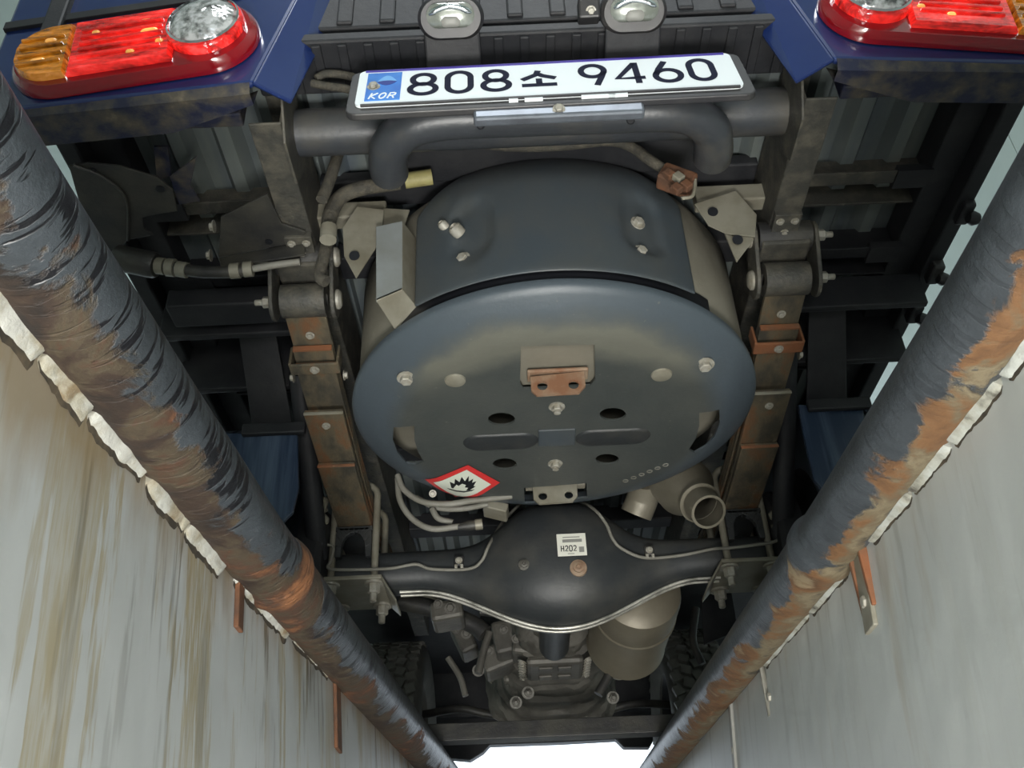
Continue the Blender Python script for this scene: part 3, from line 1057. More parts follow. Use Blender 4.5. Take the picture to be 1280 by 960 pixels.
def glyph(ch):
    """strokes in a 1 x 1.35 cell: list of (points, closed)"""
    if ch == '8':
        return [(arc(0.5, 0.95, 0.40, 0.33, 0, 342, 27), True), (arc(0.5, 0.33, 0.48, 0.33, 0, 342, 27), True)]
    if ch == '0':
        return [([(0.04, 0.42), (0.04, 0.95)] + arc(0.5, 0.93, 0.46, 0.38, 175, 5, 14) + [(0.96, 0.42)] + arc(0.5, 0.38, 0.46, 0.38, -5, -175, 14), True)]
    if ch == '9':
        return [(arc(0.5, 0.92, 0.45, 0.38, 0, 342, 27), True), ([(0.94, 0.86), (0.80, 0.50), (0.58, 0.0)], False)]
    if ch == '6':
        return [(arc(0.5, 0.39, 0.47, 0.38, 0, 342, 27), True), ([(0.05, 0.46), (0.22, 0.85), (0.50, 1.31)], False)]
    if ch == '4':
        return [([(0.98, 0.34), (0.02, 0.34), (0.70, 1.30)], False), ([(0.72, 1.33), (0.72, 0.0)], False)]
    if ch == 'so':
        return [([(0.5, 1.12), (0.42, 0.86), (0.02, 0.56)], False), ([(0.5, 0.90), (0.62, 0.78), (0.98, 0.60)], False), ([(0.5, 0.60), (0.5, 0.24)], False), ([(0.0, 0.20), (1.0, 0.20)], False)]
    if ch == 'K':
        return [([(0.1, 0), (0.1, 1.3)], False), ([(0.9, 1.3), (0.15, 0.6), (0.95, 0)], False)]
    if ch == 'O':
        return [(arc(0.5, 0.65, 0.42, 0.62, 0, 342, 22), True)]
    if ch == 'R':
        return [([(0.1, 0), (0.1, 1.25), (0.6, 1.25), (0.88, 1.1), (0.88, 0.8), (0.6, 0.62), (0.12, 0.62)], False), ([(0.5, 0.62), (0.95, 0)], False)]
    if ch == 'H':
        return [([(0.1, 0), (0.1, 1.3)], False), ([(0.9, 0), (0.9, 1.3)], False), ([(0.1, 0.65), (0.9, 0.65)], False)]
    if ch == '2':
        return [(arc(0.5, 0.92, 0.40, 0.36, 160, -30, 14) + [(0.08, 0.06), (0.95, 0.06)], False)]
    return []


def write_char(ch, u, v, w, h, sw, frame, mat, parent, name='character', slant=0.0):
    mb_ = MB()
    for pts2, cl in glyph(ch):
        q = [(u + p[0] * w + slant * p[1] * h / 1.35, v + p[1] * h / 1.35) for p in pts2]
        mb_.stroke(q, sw, frame, 0.0006, cl)
    return mb_.build(name, mat, parent)


# character boxes measured on the plate (fractions of its width)
CW = PW / 0.52
for ch, uu, ww in (('8', 0.138, 0.070), ('0', 0.235, 0.066), ('8', 0.330, 0.070), ('so', 0.432, 0.092), ('9', 0.588, 0.068), ('4', 0.682, 0.076), ('6', 0.782, 0.070), ('0', 0.876, 0.064)):
    write_char(ch, uu * PW, PH * 0.235, ww * PW, PH * 0.60, 0.0085, (O + nr * 0.0017, ex, ey, nr), M['ink'], plate)
for i, ch in enumerate('KOR'):
    write_char(ch, 0.0165 + 0.0125 * i, 0.017, 0.0095, 0.0165, 0.0022, fr, M['white'], band, 'letter', 0.25)
# bright strip that carries the plate
pc = O + ex * (PW * 0.52) - ey * 0.020
strip = MB().box(pc + V((0, 0.014, -0.004)), (PW * 0.435, 0.016, 0.020)).build('plate_bracket', M['satin'], plate, None, 0.004)
place(SMALLBOLT, 'bolt', pc + V((0.0, 0.006, -0.004)), (0, -1, -0.3), strip, 0.8)
for u_, l_ in ((0.395, 0.012), (0.435, 0.024), (0.58, 0.045), (0.65, 0.025)):
    quad2(MB(), u_ * PW, u_ * PW + l_, -0.006, 0.0, -0.002, 0.002).build('clip', M['white'], plate)

# ---------------------------------------------------------------- guard tube and cross tube
DG = 0.905
g = [pt(487, 216, D=1.015), pt(485, 202, D=0.985), pt(490, 180, D=0.945), pt(512, 160, D=0.915), pt(550, 150, D=DG), pt(620, 146, D=DG), pt(760, 141, D=DG), pt(826, 139, D=DG), pt(862, 143, D=0.915), pt(887, 160, D=0.945), pt(892, 183, D=0.985), pt(890, 197, D=1.015)]
guard = MB().tube(spline(g, 8), 0.0285, 24).build('guard_tube', M['tubepaint'], T, 60, 0, 'bent black guard tube below the number plate')
for (a, b_) in ((601, 162), (788, 156)):
    p = pt(a, b_, D=DG - 0.012)
    MB().lathe([(0, 0.0015), (0.0045, 0.0015), (0.006, 0.0)], p + V((0, -0.006, 0.002)), (0, -0.7, -0.6), 12).build('bolt_hole', M['sign_black'], guard)
ct = pt(690, 152, D=1.0)
MB().tube([(TX(-1, 0.38), 1.0, ct.z), (TX(1, 0.38), 1.0, ct.z)], 0.036, 24).build('cross_tube', M['tubepaint'], T, 60, 0, 'black round cross tube between the frame rails')
# ---------------------------------------------------------------- frame rails
RX = 0.400
for s in (-1, 1):
    xi, xo = TX(s, RX - 0.026), TX(s, RX + 0.022)
    x0_, x1_ = sorted((xi, xo))
    mb = MB()
    z0, z1 = 1.082, 1.205
    t = 0.004
    yr, ye = 0.925, 3.1
    mb.bx(x0_, x1_, yr, ye, z0, z0 + t)
    mb.bx(x0_, x1_, yr, ye, z1 - t, z1)
    wi = sorted((xi, xi + s * t))
    mb.bx(wi[0], wi[1], yr, ye, z0, z1)
    rail = mb.build('frame_rail', M['rail'], T, None, 0.002, 'dusty grey steel frame rail')
    # rear end gusset between rail and bed corner
    MB().prism([V((xi - s * 0.004, yr - 0.03, z0 + 0.04)), V((xi - s * 0.004, yr + 0.02, z0 - 0.02)), V((xi - s * 0.004, yr + 0.10, z0 - 0.02)), V((xi - s * 0.004, yr + 0.14, z0 + 0.06)), V((xi - s * 0.004, yr, z0 + 0.12))], (s * 0.004, 0, 0)).build('gusset', M['rail'], rail, None, 0.001)
    # flat underside reinforcement ending in bolt plate over the shackle
    yb = 1.150
    MB().bx(x0_ + 0.002, x1_ - 0.002, yb, yb + 0.085, z0 - 0.012, z0).build('bolt_plate', M['rail'], rail, None, 0.001)
    for (dx, dy) in ((-0.012, 0.014), (0.012, 0.014), (0.0, 0.040), (-0.014, 0.066), (0.014, 0.066)):
        place(SMALLBOLT, 'rivet', (TX(s, RX - 0.002) + dx, yb + dy, z0 - 0.012), (0, 0, -1), rail, 0.65)
    for k in range(2):   # slots in the web
        pass

# ---------------------------------------------------------------- springs, shackles, U-bolts
EYE_D, EYE_H = 1.262, 0.998


def spring_h(d):
    t = abs(AX_D - d) / (AX_D - EYE_D)
    return 0.936 + (EYE_H - 0.936) * (t ** 1.6)


def leaf(mb, xc, w, d0, d1, off, th=0.009, curl=0.0):
    n = 16
    vs_ = []
    for i in range(n + 1):
        d = d0 + (d1 - d0) * i / n
        z = spring_h(d) - off
        # rounded leaf tip
        ww = w
        edge = min(i, n - i)
        if curl and edge == 0:
            ww = w * 0.9
        for (dx, dz) in ((-ww / 2, 0), (ww / 2, 0), (ww / 2, th), (-ww / 2, th)):
            vs_.append(V((xc + dx, d, z + dz)))
    fs = [(i * 4 + k, i * 4 + (k + 1) % 4, i * 4 + 4 + (k + 1) % 4, i * 4 + 4 + k) for i in range(n) for k in range(4)]
    fs += [(0, 1, 2, 3), tuple(n * 4 + k for k in (3, 2, 1, 0))]
    mb.add(vs_, fs)


for s in (-1, 1):
    sx = TX(s, 0.402)
    W = 0.068
    sp = empty('leaf_spring', (0, 0, 0), T, 'rusty stacked leaf spring')
    mb = MB()
    leaf(mb, sx, W, EYE_D, 2 * AX_D - EYE_D, 0.0)
    mb.build('leaf', M['spring'], sp, 30, 0.001)
    mb = MB()
    leaf(mb, sx, W, EYE_D + 0.070, 2 * AX_D - EYE_D - 0.06, 0.0105)
    mb.build('leaf', M['spring'], sp, 30, 0.001)
    mb = MB()
    leaf(mb, sx, W, EYE_D + 0.100, 2 * AX_D - EYE_D - 0.2, 0.021)
    mb.build('leaf', M['spring'], sp, 30, 0.001)
    mb = MB()
    leaf(mb, sx, W * 1.04, EYE_D + 0.190, 2 * AX_D - EYE_D - 0.25, 0.050, 0.012)
    mb.build('leaf', M['spring'], sp, 30, 0.002)
    mb = MB()
    leaf(mb, sx, W * 1.04, EYE_D + 0.330, 2 * AX_D - EYE_D - 0.35, 0.064, 0.012)
    mb.build('leaf', M['spring'], sp, 30, 0.002)
    # rusty edge lines where leaves end
    for dd, of in ((0.068, 0.0115), (0.098, 0.022)):
        d = EYE_D + dd
        MB().box((sx, d, spring_h(d) - of + 0.003), (W * 0.98, 0.004, 0.010)).build('leaf_tip', M['rustred'], sp)
    for dd, of in ((0.189, 0.0515), (0.329, 0.0655)):
        d = EYE_D + dd
        MB().box((sx, d, spring_h(d) - of + 0.004), (W * 1.05, 0.003, 0.006)).build('leaf_tip', M['bracket'] if dd < 0.3 else M['rustred'], sp, None, 0.001)
    # spring eye rolled around its bush
    MB().lathe([(0.010, -0.037), (0.0285, -0.037), (0.0285, 0.037), (0.010, 0.037)], (sx, EYE_D - 0.012, EYE_H + 0.022), (1, 0, 0), 24).build('eye', M['rail'], sp, 40)
    # rebound clip
    d = EYE_D + 0.098
    zc = spring_h(d)
    rot = Matrix.Rotation(-math.atan2(spring_h(d) - spring_h(d + 0.02), 0.02), 3, 'X')
    mb = MB()
    mb.box((sx, d, zc - 0.0255), (W + 0.018, 0.026, 0.005), rot)
    mb.box((sx - W / 2 - 0.007, d, zc - 0.006), (0.005, 0.026, 0.042), rot)
    mb.box((sx + W / 2 + 0.007, d, zc - 0.006), (0.005, 0.026, 0.042), rot)
    clip = mb.build('clip', M['spring'] if s < 0 else M['rustred'], sp, None, 0.002)
    place(SMALLBOLT, 'rivet', (sx, d, zc - 0.028), (0, -0.2, -1), sp, 0.8)
    for q in (-1, 1):
        place(SMALLBOLT, 'bolt', (sx + q * (W / 2 + 0.010), d + 0.035, zc - 0.018), (q, 0, 0), sp, 0.9)
    # centre dimples
    for dd, of in ((0.045, 0.001), (0.220, 0.051)):
        d = EYE_D + dd
        place(SMALLBOLT, 'rivet', (sx, d, spring_h(d) - of), (0, -0.25, -1), sp, 0.75)
    # shackle: two curved side plates, pins
    sh = empty('shackle', (0, 0, 0), T, 'cast steel spring shackle with pins')
    ey_, ez = EYE_D - 0.012, EYE_H + 0.022
    ty, tz = EYE_D - 0.050, EYE_H + 0.082
    for q in (-1, 1):
        pxx = sx + q * 0.047
        outline = []
        for k in range(9):
            a = math.radians(-125 + 180 * k / 8 - 20)
            outline.append((ey_ + 0.031 * math.cos(a), ez + 0.034 * math.sin(a)))
        for k in range(9):
            a = math.radians(35 + 180 * k / 8)
            outline.append((ty + 0.024 * math.cos(a), tz + 0.024 * math.sin(a)))
        mb = MB()
        mb.prism([V((pxx, a_, b2)) for a_, b2 in outline], (q * 0.007, 0, 0))
        mb.build('side_plate', M['rail'], sh, None, 0.002)
    MB().lathe([(0, -0.044), (0.026, -0.044), (0.026, 0.044), (0, 0.044)], (sx, ty, tz), (1, 0, 0), 20).build('upper_bush', M['black'], sh, 40)
    MB().box((sx, ty + 0.01, tz - 0.012), (0.082, 0.05, 0.03)).build('hanger', M['rail'], sh, None, 0.004)
    for yy, zz in ((ey_, ez), (ty, tz)):
        place(NUT, 'nut', (sx + s * 0.054, yy, zz), (s, 0, 0), sh, 0.75)
        MB().lathe([(0.017, 0), (0.017, 0.004), (0.012, 0.008), (0, 0.008)], (sx - s * 0.054, yy, zz), (-s, 0, 0), 16).build('pin_head', M['zinc'], sh, 40)
    # U-bolts over the spring
    for yy in (AX_D - 0.062, AX_D + 0.062):
        hw = 0.044
        top = spring_h(yy) + 0.03
        path = [V((sx - hw, yy, 0.727)), V((sx - hw, yy, top - 0.02))] + [V((sx - hw * math.cos(math.pi * k / 8), yy, top - 0.02 + 0.03 * math.sin(math.pi * k / 8))) for k in range(1, 8)] + [V((sx + hw, yy, top - 0.02)), V((sx + hw, yy, 0.727))]
        ub = MB().tube(path, 0.0075, 10).build('u_bolt', M['bracket'], T, 50)
        for q in (-1, 1):
            place(NUT, 'nut', (sx + q * hw, yy, 0.750), (0, 0, -1), ub, 1.0)
    # spring seat: arched saddle and bottom plate
    seat = MB()
    pts2 = []
    for k in range(11):
        a = math.pi * k / 10
        pts2.append((-0.024 * math.cos(a), 0.824 + 0.034 * math.sin(a)))
    outer = [(-0.036, 0.804), (-0.036, 0.855), (-0.030, 0.866), (0.030, 0.866), (0.036, 0.855), (0.036, 0.804), (0.026, 0.804)]
    poly = [(-0.026, 0.804)] + pts2 + [(0.026, 0.804)]
    n = len(poly)
    # arch built as quads between inner curve and outer frame
    inn = [(-0.026, 0.804)] + pts2 + [(0.026, 0.804)]
    out = []
    for k in range(len(inn)):
        a = math.pi * k / (len(inn) - 1)
        out.append((-0.037 * max(-1, min(1, 1.25 * math.cos(a))), 0.804 + 0.064 * min(1, 1.6 * math.sin(a))))
    for y0, y1 in ((AX_D - 0.075, AX_D - 0.060), (AX_D + 0.060, AX_D + 0.075)):
        for k in range(len(inn) - 1):
            q = [inn[k], inn[k + 1], out[k + 1], out[k]]
            seat.prism([V((sx + a_, y0, b2)) for a_, b2 in q], (0, y1 - y0, 0))
    seat.bx(sx - 0.038, sx + 0.038, AX_D - 0.075, AX_D + 0.075, 0.862, 0.871)
    seat.build('spring_seat', M['axle'], T, None, 0.001)
    mb = MB()
    mb.bx(sx - 0.062, sx + 0.062, AX_D - 0.085, AX_D + 0.085, 0.750, 0.759)
    mb.prism([V((sx - s * 0.062, AX_D - 0.085, 0.750)), V((sx - s * 0.085, AX_D - 0.02, 0.722)), V((sx - s * 0.085, AX_D + 0.06, 0.722)), V((sx - s * 0.062, AX_D + 0.085, 0.750))], (0, 0, 0.008))
    mb.build('u_bolt_plate', M['bracket'], T, None, 0.002)

# ---------------------------------------------------------------- rear axle housing
mb = MB()
N, K = 72, 28
AXC = X0 + 0.018
vs_ = []
for i in range(N + 1):
    u = -0.47 + 0.94 * i / N
    g1 = math.exp(-(abs(u) / 0.128) ** 3.2)            # upper hump
    g2 = 0.5 * (1 + math.cos(math.pi * min(1, abs(u) / 0.285)))
    top = 0.040 + 0.088 * g1
    bot = 0.043 + 0.092 * g2 ** 0.9
    dep = 0.045 + 0.060 * math.exp(-(abs(u) / 0.15) ** 2.6)
    for k in range(K):
        a = 2 * math.pi * k / K
        ca_, sa = math.cos(a), math.sin(a)
        e = 0.72
        cy = math.copysign(abs(ca_) ** e, ca_)
        cz = math.copysign(abs(sa) ** e, sa)
        vs_.append(V((AXC + u, AX_D + dep * cy, AX_H + (top if cz > 0 else bot) * cz)))
fs = [(i * K + k, i * K + (k + 1) % K, (i + 1) * K + (k + 1) % K, (i + 1) * K + k) for i in range(N) for k in range(K)]
fs += [tuple(range(K)), tuple(N * K + k for k in range(K))]
mb.add(vs_, fs)
axle = mb.build('rear_axle', M['axle'], T, 60, 0, 'black rear axle housing with bulging differential cover')


def axle_rear(x, z, off=0.0):
    """point on the rear face of the housing."""
    u = x - AXC
    g1 = math.exp(-(abs(u) / 0.128) ** 3.2)
    g2 = 0.5 * (1 + math.cos(math.pi * min(1, abs(u) / 0.285)))
    top = 0.040 + 0.088 * g1
    bot = 0.043 + 0.092 * g2 ** 0.9
    dep = 0.045 + 0.060 * math.exp(-(abs(u) / 0.15) ** 2.6)
    h = (z - AX_H) / (top if z > AX_H else bot)
    h = max(-1, min(1, h))
    e = 0.72
    sa = abs(h) ** (1 / e)
    cy = (max(0.0, 1 - sa * sa) ** 0.5) ** e
    return V((x, AX_D - dep * cy - off, z))


def on_axle(px_, py_, off=0.0):
    d = AX_D - 0.1
    for _ in range(14):
        p = pt(px_, py_, D=d)
        d = axle_rear(p.x, p.z).y
    p = pt(px_, py_, D=d)
    return V((p.x, p.y - off, p.z))


# bright weld flange along the lower edge
fl_path = []
for i in range(41):
    u = -0.33 + 0.66 * i / 40
    g2 = 0.5 * (1 + math.cos(math.pi * min(1, abs(u) / 0.285)))
    fl_path.append(V((AXC + u, AX_D - 0.012, AX_H - (0.046 + 0.092 * g2 ** 0.9))))
MB().tube(fl_path, 0.0035, 8).build('weld_flange', M['seam'], axle, 60, 0, 'bright worn weld edge')
MB().tube([p + V((0, 0.02, 0.0)) for p in fl_path], 0.0032, 8).build('weld_flange', M['seam'], axle, 60)
# drain plug and level plug
for (px_, py_, r, mt) in ((723, 710, 0.0105, M['rustytab']), (655, 706, 0.007, M['alu'])):
    p = on_axle(px_, py_)
    o = MB().lathe([(r * 1.7, -0.004), (r * 1.6, 0.002), (r, 0.003), (r, 0.008), (r * 0.5, 0.009), (r * 0.4, 0.005), (0, 0.005)], p, (0, -1, -0.1), 20).build('plug', mt, axle, 40)
# label H202
lc = on_axle(714.5, 682)
le = V((1, 0, 0.0))
ln = V((0, -1, 0.10)).normalized()
lu = le.cross(ln) * -1
lu = lu if lu.z > 0 else -lu
LW, LH = 0.058, 0.050
lo = lc - le * LW / 2 - lu * LH / 2 + ln * 0.003
lab = MB().prism([lo, lo + le * LW, lo + le * LW + lu * LH, lo + lu * LH], ln * 0.0012).build('label', M['label'], axle, None, 0, 'white label reading H202 with grey bars')
lf = (lo + ln * 0.0014, le, lu, ln)
for i, ch in enumerate('H202'):
    write_char(ch, 0.007 + 0.0083 * i, 0.010, 0.0062, 0.013, 0.0018, lf, M['sign_black'], lab, 'character')
for (a0, a1, b0, b1, mt) in ((0.011, 0.050, 0.030, 0.037, M['labelgrey']), (0.043, 0.053, 0.007, 0.019, M['labelgrey']), (0.012, 0.046, 0.0405, 0.0425, M['labelgrey']), (0.020, 0.033, 0.0035, 0.005, M['labelgrey'])):
    MB().prism([lf[0] + le * a + lu * b2 for a, b2 in ((a0, b0), (a1, b0), (a1, b1), (a0, b1))], ln * 0.0005).build('print_bar', mt, lab)
# brake pipes
bp1 = [(386, 690), (398, 682), (416, 683), (414, 700), (412, 711), (450, 712), (490, 712), (520, 707), (540, 713), (585, 713), (602, 703), (612, 682), (628, 655), (648, 634), (662, 626)]
bp2 = [(722, 627), (742, 638), (757, 656), (766, 676), (778, 688), (806, 699), (850, 696), (890, 688), (912, 685), (945, 681), (968, 677), (977, 668), (968, 650), (964, 641), (972, 636)]
for bp in (bp1, bp2):
    pth = [on_axle(a, b_, 0.007) if 480 < a < 900 else pt(a, b_, D=AX_D - 0.095) for a, b_ in bp]
    MB().tube(spline(pth, 5), 0.0034, 8).build('brake_pipe', M['hose'], axle, 60)
for (px_, py_) in ((574, 703), (811, 690)):
    p = on_axle(px_, py_, 0.004)
    o = MB().box(p, (0.020, 0.012, 0.022)).build('pipe_clip', M['black'], axle, None, 0.003)
    place(SMALLBOLT, 'bolt', p + V((0, -0.006, 0.0)), (0, -1, 0), axle, 0.7)
    for q in (-0.006, 0.006):
        MB().box(p + V((q, -0.006, -0.013)), (0.006, 0.006, 0.008)).build('clamp_tab', M['zinc'], o, None, 0.001)
# brake drums
for s in (-1, 1):
    MB().lathe([(0.05, 0), (0.125, 0.0), (0.135, 0.01), (0.135, 0.05), (0.05, 0.05)], (TX(s, 0.455), AX_D, AX_H), (s, 0, 0), 32).build('brake_drum', M['dark'], T, 40)
    # brake linkage by the drum
    base = pt(402 if s < 0 else 975, 655 if s < 0 else 640, D=AX_D - 0.10)
    mb = MB()
    path = [base + V((-0.02, 0, -0.035)), base + V((-0.004, 0, -0.022)), base + V((-0.018, 0, -0.006)), base + V((0.008, 0, 0.006)), base + V((-0.003, 0, 0.024)), base + V((0.006, 0, 0.036))]
    mb.tube(spline(path, 5), 0.0075, 8)
    mb.build('brake_lever', M['bracket'], T, 50)
    MB().lathe([(0, 0), (0.010, 0), (0.010, 0.022), (0.004, 0.026), (0, 0.026)], base + V((0.0, -0.01, 0.03)), (0.3, -0.6, 0.5), 12).build('adjuster', M['bracket'], T, 40)


# ---------------------------------------------------------------- wheels
def wheel(name, cx, cy, cz, R, w, s, ribs, label=None):
    wh = empty(name, (0, 0, 0), T, label)
    hw = w / 2
    prof = [(R * 0.58, -hw * 0.78), (R * 0.70, -hw * 0.95), (R * 0.83, -hw), (R * 0.93, -hw * 0.95), (R * 0.985, -hw * 0.80)]
    if ribs:
        xs = [-0.72, -0.40, -0.34, -0.04, 0.04, 0.34, 0.40, 0.72]
        rr = [1, 1, 0.968, 0.968, 1, 1, 0.968, 0.968]
        xs = [-0.74, -0.46, -0.45, -0.37, -0.36, -0.06, -0.05, 0.05, 0.06, 0.36, 0.37, 0.45, 0.46, 0.74]
        rr = [1, 1, 0.965, 0.965, 1, 1, 0.965, 0.965, 1, 1, 0.965, 0.965, 1, 1]
        prof += [(R * r, hw * x_) for x_, r in zip(xs, rr)]
    else:
        prof += [(R * 0.975, -hw * 0.7), (R * 0.975, hw * 0.7)]
    prof += [(R * 0.985, hw * 0.80), (R * 0.93, hw * 0.95), (R * 0.83, hw), (R * 0.70, hw * 0.95), (R * 0.58, hw * 0.78)]
    tyre = MB().lathe(prof, (cx, cy, cz), (1, 0, 0), 64, closed_prof=True).build('tyre', M['rubber'] if ribs else M['rubber2'], wh, 40)
    MB().lathe([(R * 0.58, -hw * 0.7), (R * 0.55, -hw * 0.2), (R * 0.25, 0.0), (0, 0), ], (cx, cy, cz), (1, 0, 0), 40).build('rim', M['dark'], wh, 40)
    if not ribs:
        # tread blocks: rows of slanted lugs around the tyre
        mb_ = MB()
        for row, xr in enumerate((-0.78, -0.42, -0.06, 0.30, 0.66)):
            for k in range(44):
                a = 2 * math.pi * (k + 0.5 * (row % 2)) / 44
                c_ = V((cx + hw * xr, cy + math.cos(a) * R * 0.99, cz + math.sin(a) * R * 0.99))
                rad = V((0, math.cos(a), math.sin(a)))
                tng = V((0, -math.sin(a), math.cos(a)))
                m3 = Matrix((V((1, 0, 0)), tng, rad)).transposed() @ Matrix.Rotation(0.35 if row % 2 else -0.35, 3, 'Z')
                mb_.box(c_, (hw * 0.30, R * 0.092, R * 0.05), m3)
        o = mb_.build('tread_lugs', M['rubber2'], wh)
        o['kind'] = 'stuff'
    return wh


RW = AX_H - GROUND
for s in (-1, 1):
    wheel('wheel', TX(s, 0.600), AX_D, AX_H, RW, 0.175, s, True, 'rear wheel with a ribbed dark tyre')
RF = 0.335
for s in (-1, 1):
    wheel('wheel', TX(s, 0.500), 3.42, GROUND + RF, RF, 0.20, s, False, 'front wheel with a lugged tyre')
    # splash guards and straps around the rear wheel
    MB().bx(*sorted((TX(s, 0.50), TX(s, 0.72))), 1.56, 1.575, 1.06, 1.20).build('mud_guard', M['dark'], T, None, 0.003)
    st = MB()
    xa = TX(s, 0.545)
    st.prism([V((xa - 0.035, 1.44, 1.13)), V((xa + 0.035, 1.44, 1.13)), V((xa + 0.05, 1.62, 0.98)), V((xa - 0.03, 1.62, 0.98))], (0, 0.004, 0.006))
    st.build('guard_strap', M['dark'], T, None, 0.002)
    place(SMALLBOLT, 'bolt', (xa - 0.02, 1.45, 1.125), (0, -0.6, -0.8), T, 0.8)
    place(SMALLBOLT, 'bolt', (xa + 0.02, 1.45, 1.125), (0, -0.6, -0.8), T, 0.8)
    # damper leaning beside the spring
    MB().tube([(TX(s, 0.47), 1.52, 1.06), (TX(s, 0.47), 1.80, 0.80)], 0.021, 14).build('damper', M['dark'], T, 50)
    # rear guard board behind the sills
    MB().bx(*sorted((TX(s, 0.44), TX(s, 0.70))), 1.385, 1.40, 1.06, 1.13).build('guard_board', M['dark'], T, None, 0.003)

# glossy black mud flaps behind the rear wheels; blue reflection streaks put in the colour
M['flap'] = simple('black_rubber_blue_reflection', (0.030, 0.048, 0.085), 0.22, 0.0, (0.10, 0.14, 0.20), 16, 0.45, 0.72, 0.12, 30, sc=(2.2, 1, 0.12))
for pxs in ([(262, 540), (372, 543), (373, 610), (366, 640), (352, 654), (338, 652), (262, 600)],
            [(998, 505), (1080, 512), (1080, 560), (1046, 612), (1030, 614), (1018, 600), (1004, 540)]):
    fl_ = MB().prism([pt(a, b_, D=1.55) for a, b_ in pxs], (0, 0.010, 0)).build('mud_flap', M['flap'], T, None, 0.003, 'glossy black mud flap with painted blue reflections behind the rear wheel')
    pm = pt(pxs[1][0] - 30, pxs[1][1] + 1, D=1.545)
    MB().box(pm + V((0, -0.002, 0.012)), (0.12, 0.012, 0.024)).build('flap_clamp', M['dark'], fl_, None, 0.003)

# ---------------------------------------------------------------- fuel tank with shields
TC = V((X0 + 0.010, 1.452, 0))
TR = 0.352
HL, HF = 0.900, 0.866          # lip and flat of the lower shield
RFLAT = 0.262


def dish_h(r):
    if r <= RFLAT:
        return HF
    t = min(1.0, (r - RFLAT) / (TR - RFLAT))
    return HF + (HL - HF) * (t ** 1.7)


def on_dish(px_, py_, off=0.0):
    h = HF
    for _ in range(20):
        p = pt(px_, py_, H=h)
        h = dish_h(math.hypot(p.x - TC.x, p.y - TC.y))
    p = pt(px_, py_, H=h)
    return V((p.x, p.y, p.z - off))


tank = MB().lathe([(0, 0.935), (0.30, 0.935), (0.335, 0.94), (0.345, 0.955), (0.345, 1.14), (0.33, 1.175), (0.26, 1.20), (0, 1.21)], TC, (0, 0, 1), 96).build('fuel_tank', M['khaki'], T, 35, 0, 'round khaki fuel tank behind dark grey shields')
# lower shield with real holes
mb = MB()
prof_o = [(0.0, HF), (0.12, HF), (RFLAT - 0.006, HF)] + [(RFLAT + (TR - RFLAT) * k / 10, dish_h(RFLAT + (TR - RFLAT) * k / 10)) for k in range(1, 10)] + [(TR, HL), (TR + 0.003, HL + 0.006), (TR + 0.002, HL + 0.016)]
prof_i = [(r - (0.004 if r > 0.3 else 0), h + 0.004) for r, h in reversed(prof_o)]
mb.lathe(prof_o + prof_i[:-1] + [(0.0, HF + 0.004)], TC, (0, 0, 1), 128)
lower = mb.build('lower_shield', None, None, 35)
bm_ = bmesh.new()
bm_.from_mesh(lower.data)
bmesh.ops.remove_doubles(bm_, verts=bm_.verts, dist=1e-5)
bmesh.ops.recalc_face_normals(bm_, faces=bm_.faces)
bm_.to_mesh(lower.data)
bm_.free()
cut = MB()


def cut_poly(pxs):
    pts_ = [on_dish(a, b_) for a, b_ in pxs]
    pts_ = [V((p.x, p.y, 0.84)) for p in pts_]
    cut.prism(pts_, (0, 0, 0.0705))


def ell(cx, cy, rx, ry, n=24):
    return [(cx + rx * math.cos(2 * math.pi * k / n), cy + ry * math.sin(2 * math.pi * k / n)) for k in range(n)]


for (a, b_, rx, ry) in ((627, 524, 17, 8), (766, 518, 16.5, 8), (631, 580, 15, 7), (759, 574, 14.5, 6.5)):
    cut_poly(ell(a, b_, rx, ry))
cut_poly([(492, 534), (518, 532), (518, 550), (523, 566), (530, 577), (520, 581), (508, 579), (497, 566), (491, 550)])
cut_poly([(874, 516), (899, 512), (900, 528), (893, 546), (882, 558), (868, 566), (861, 562), (870, 548), (874, 532)])
cut_poly([(651, 433), (743, 431), (744, 474), (738, 482), (654, 486), (650, 478)])
cut_poly([(655, 610), (733, 604), (734, 622), (656, 629)])
cutter = cut.build('cutter', None, None)
bo = lower.modifiers.new('cut', 'BOOLEAN')
bo.object = cutter
bo.operation = 'DIFFERENCE'
bo.solver = 'EXACT'
dg = bpy.context.evaluated_depsgraph_get()
dg.update()
me2 = bpy.data.meshes.new_from_object(lower.evaluated_get(dg))
bpy.data.objects.remove(lower)
bpy.data.objects.remove(cutter)
me2.materials.clear()


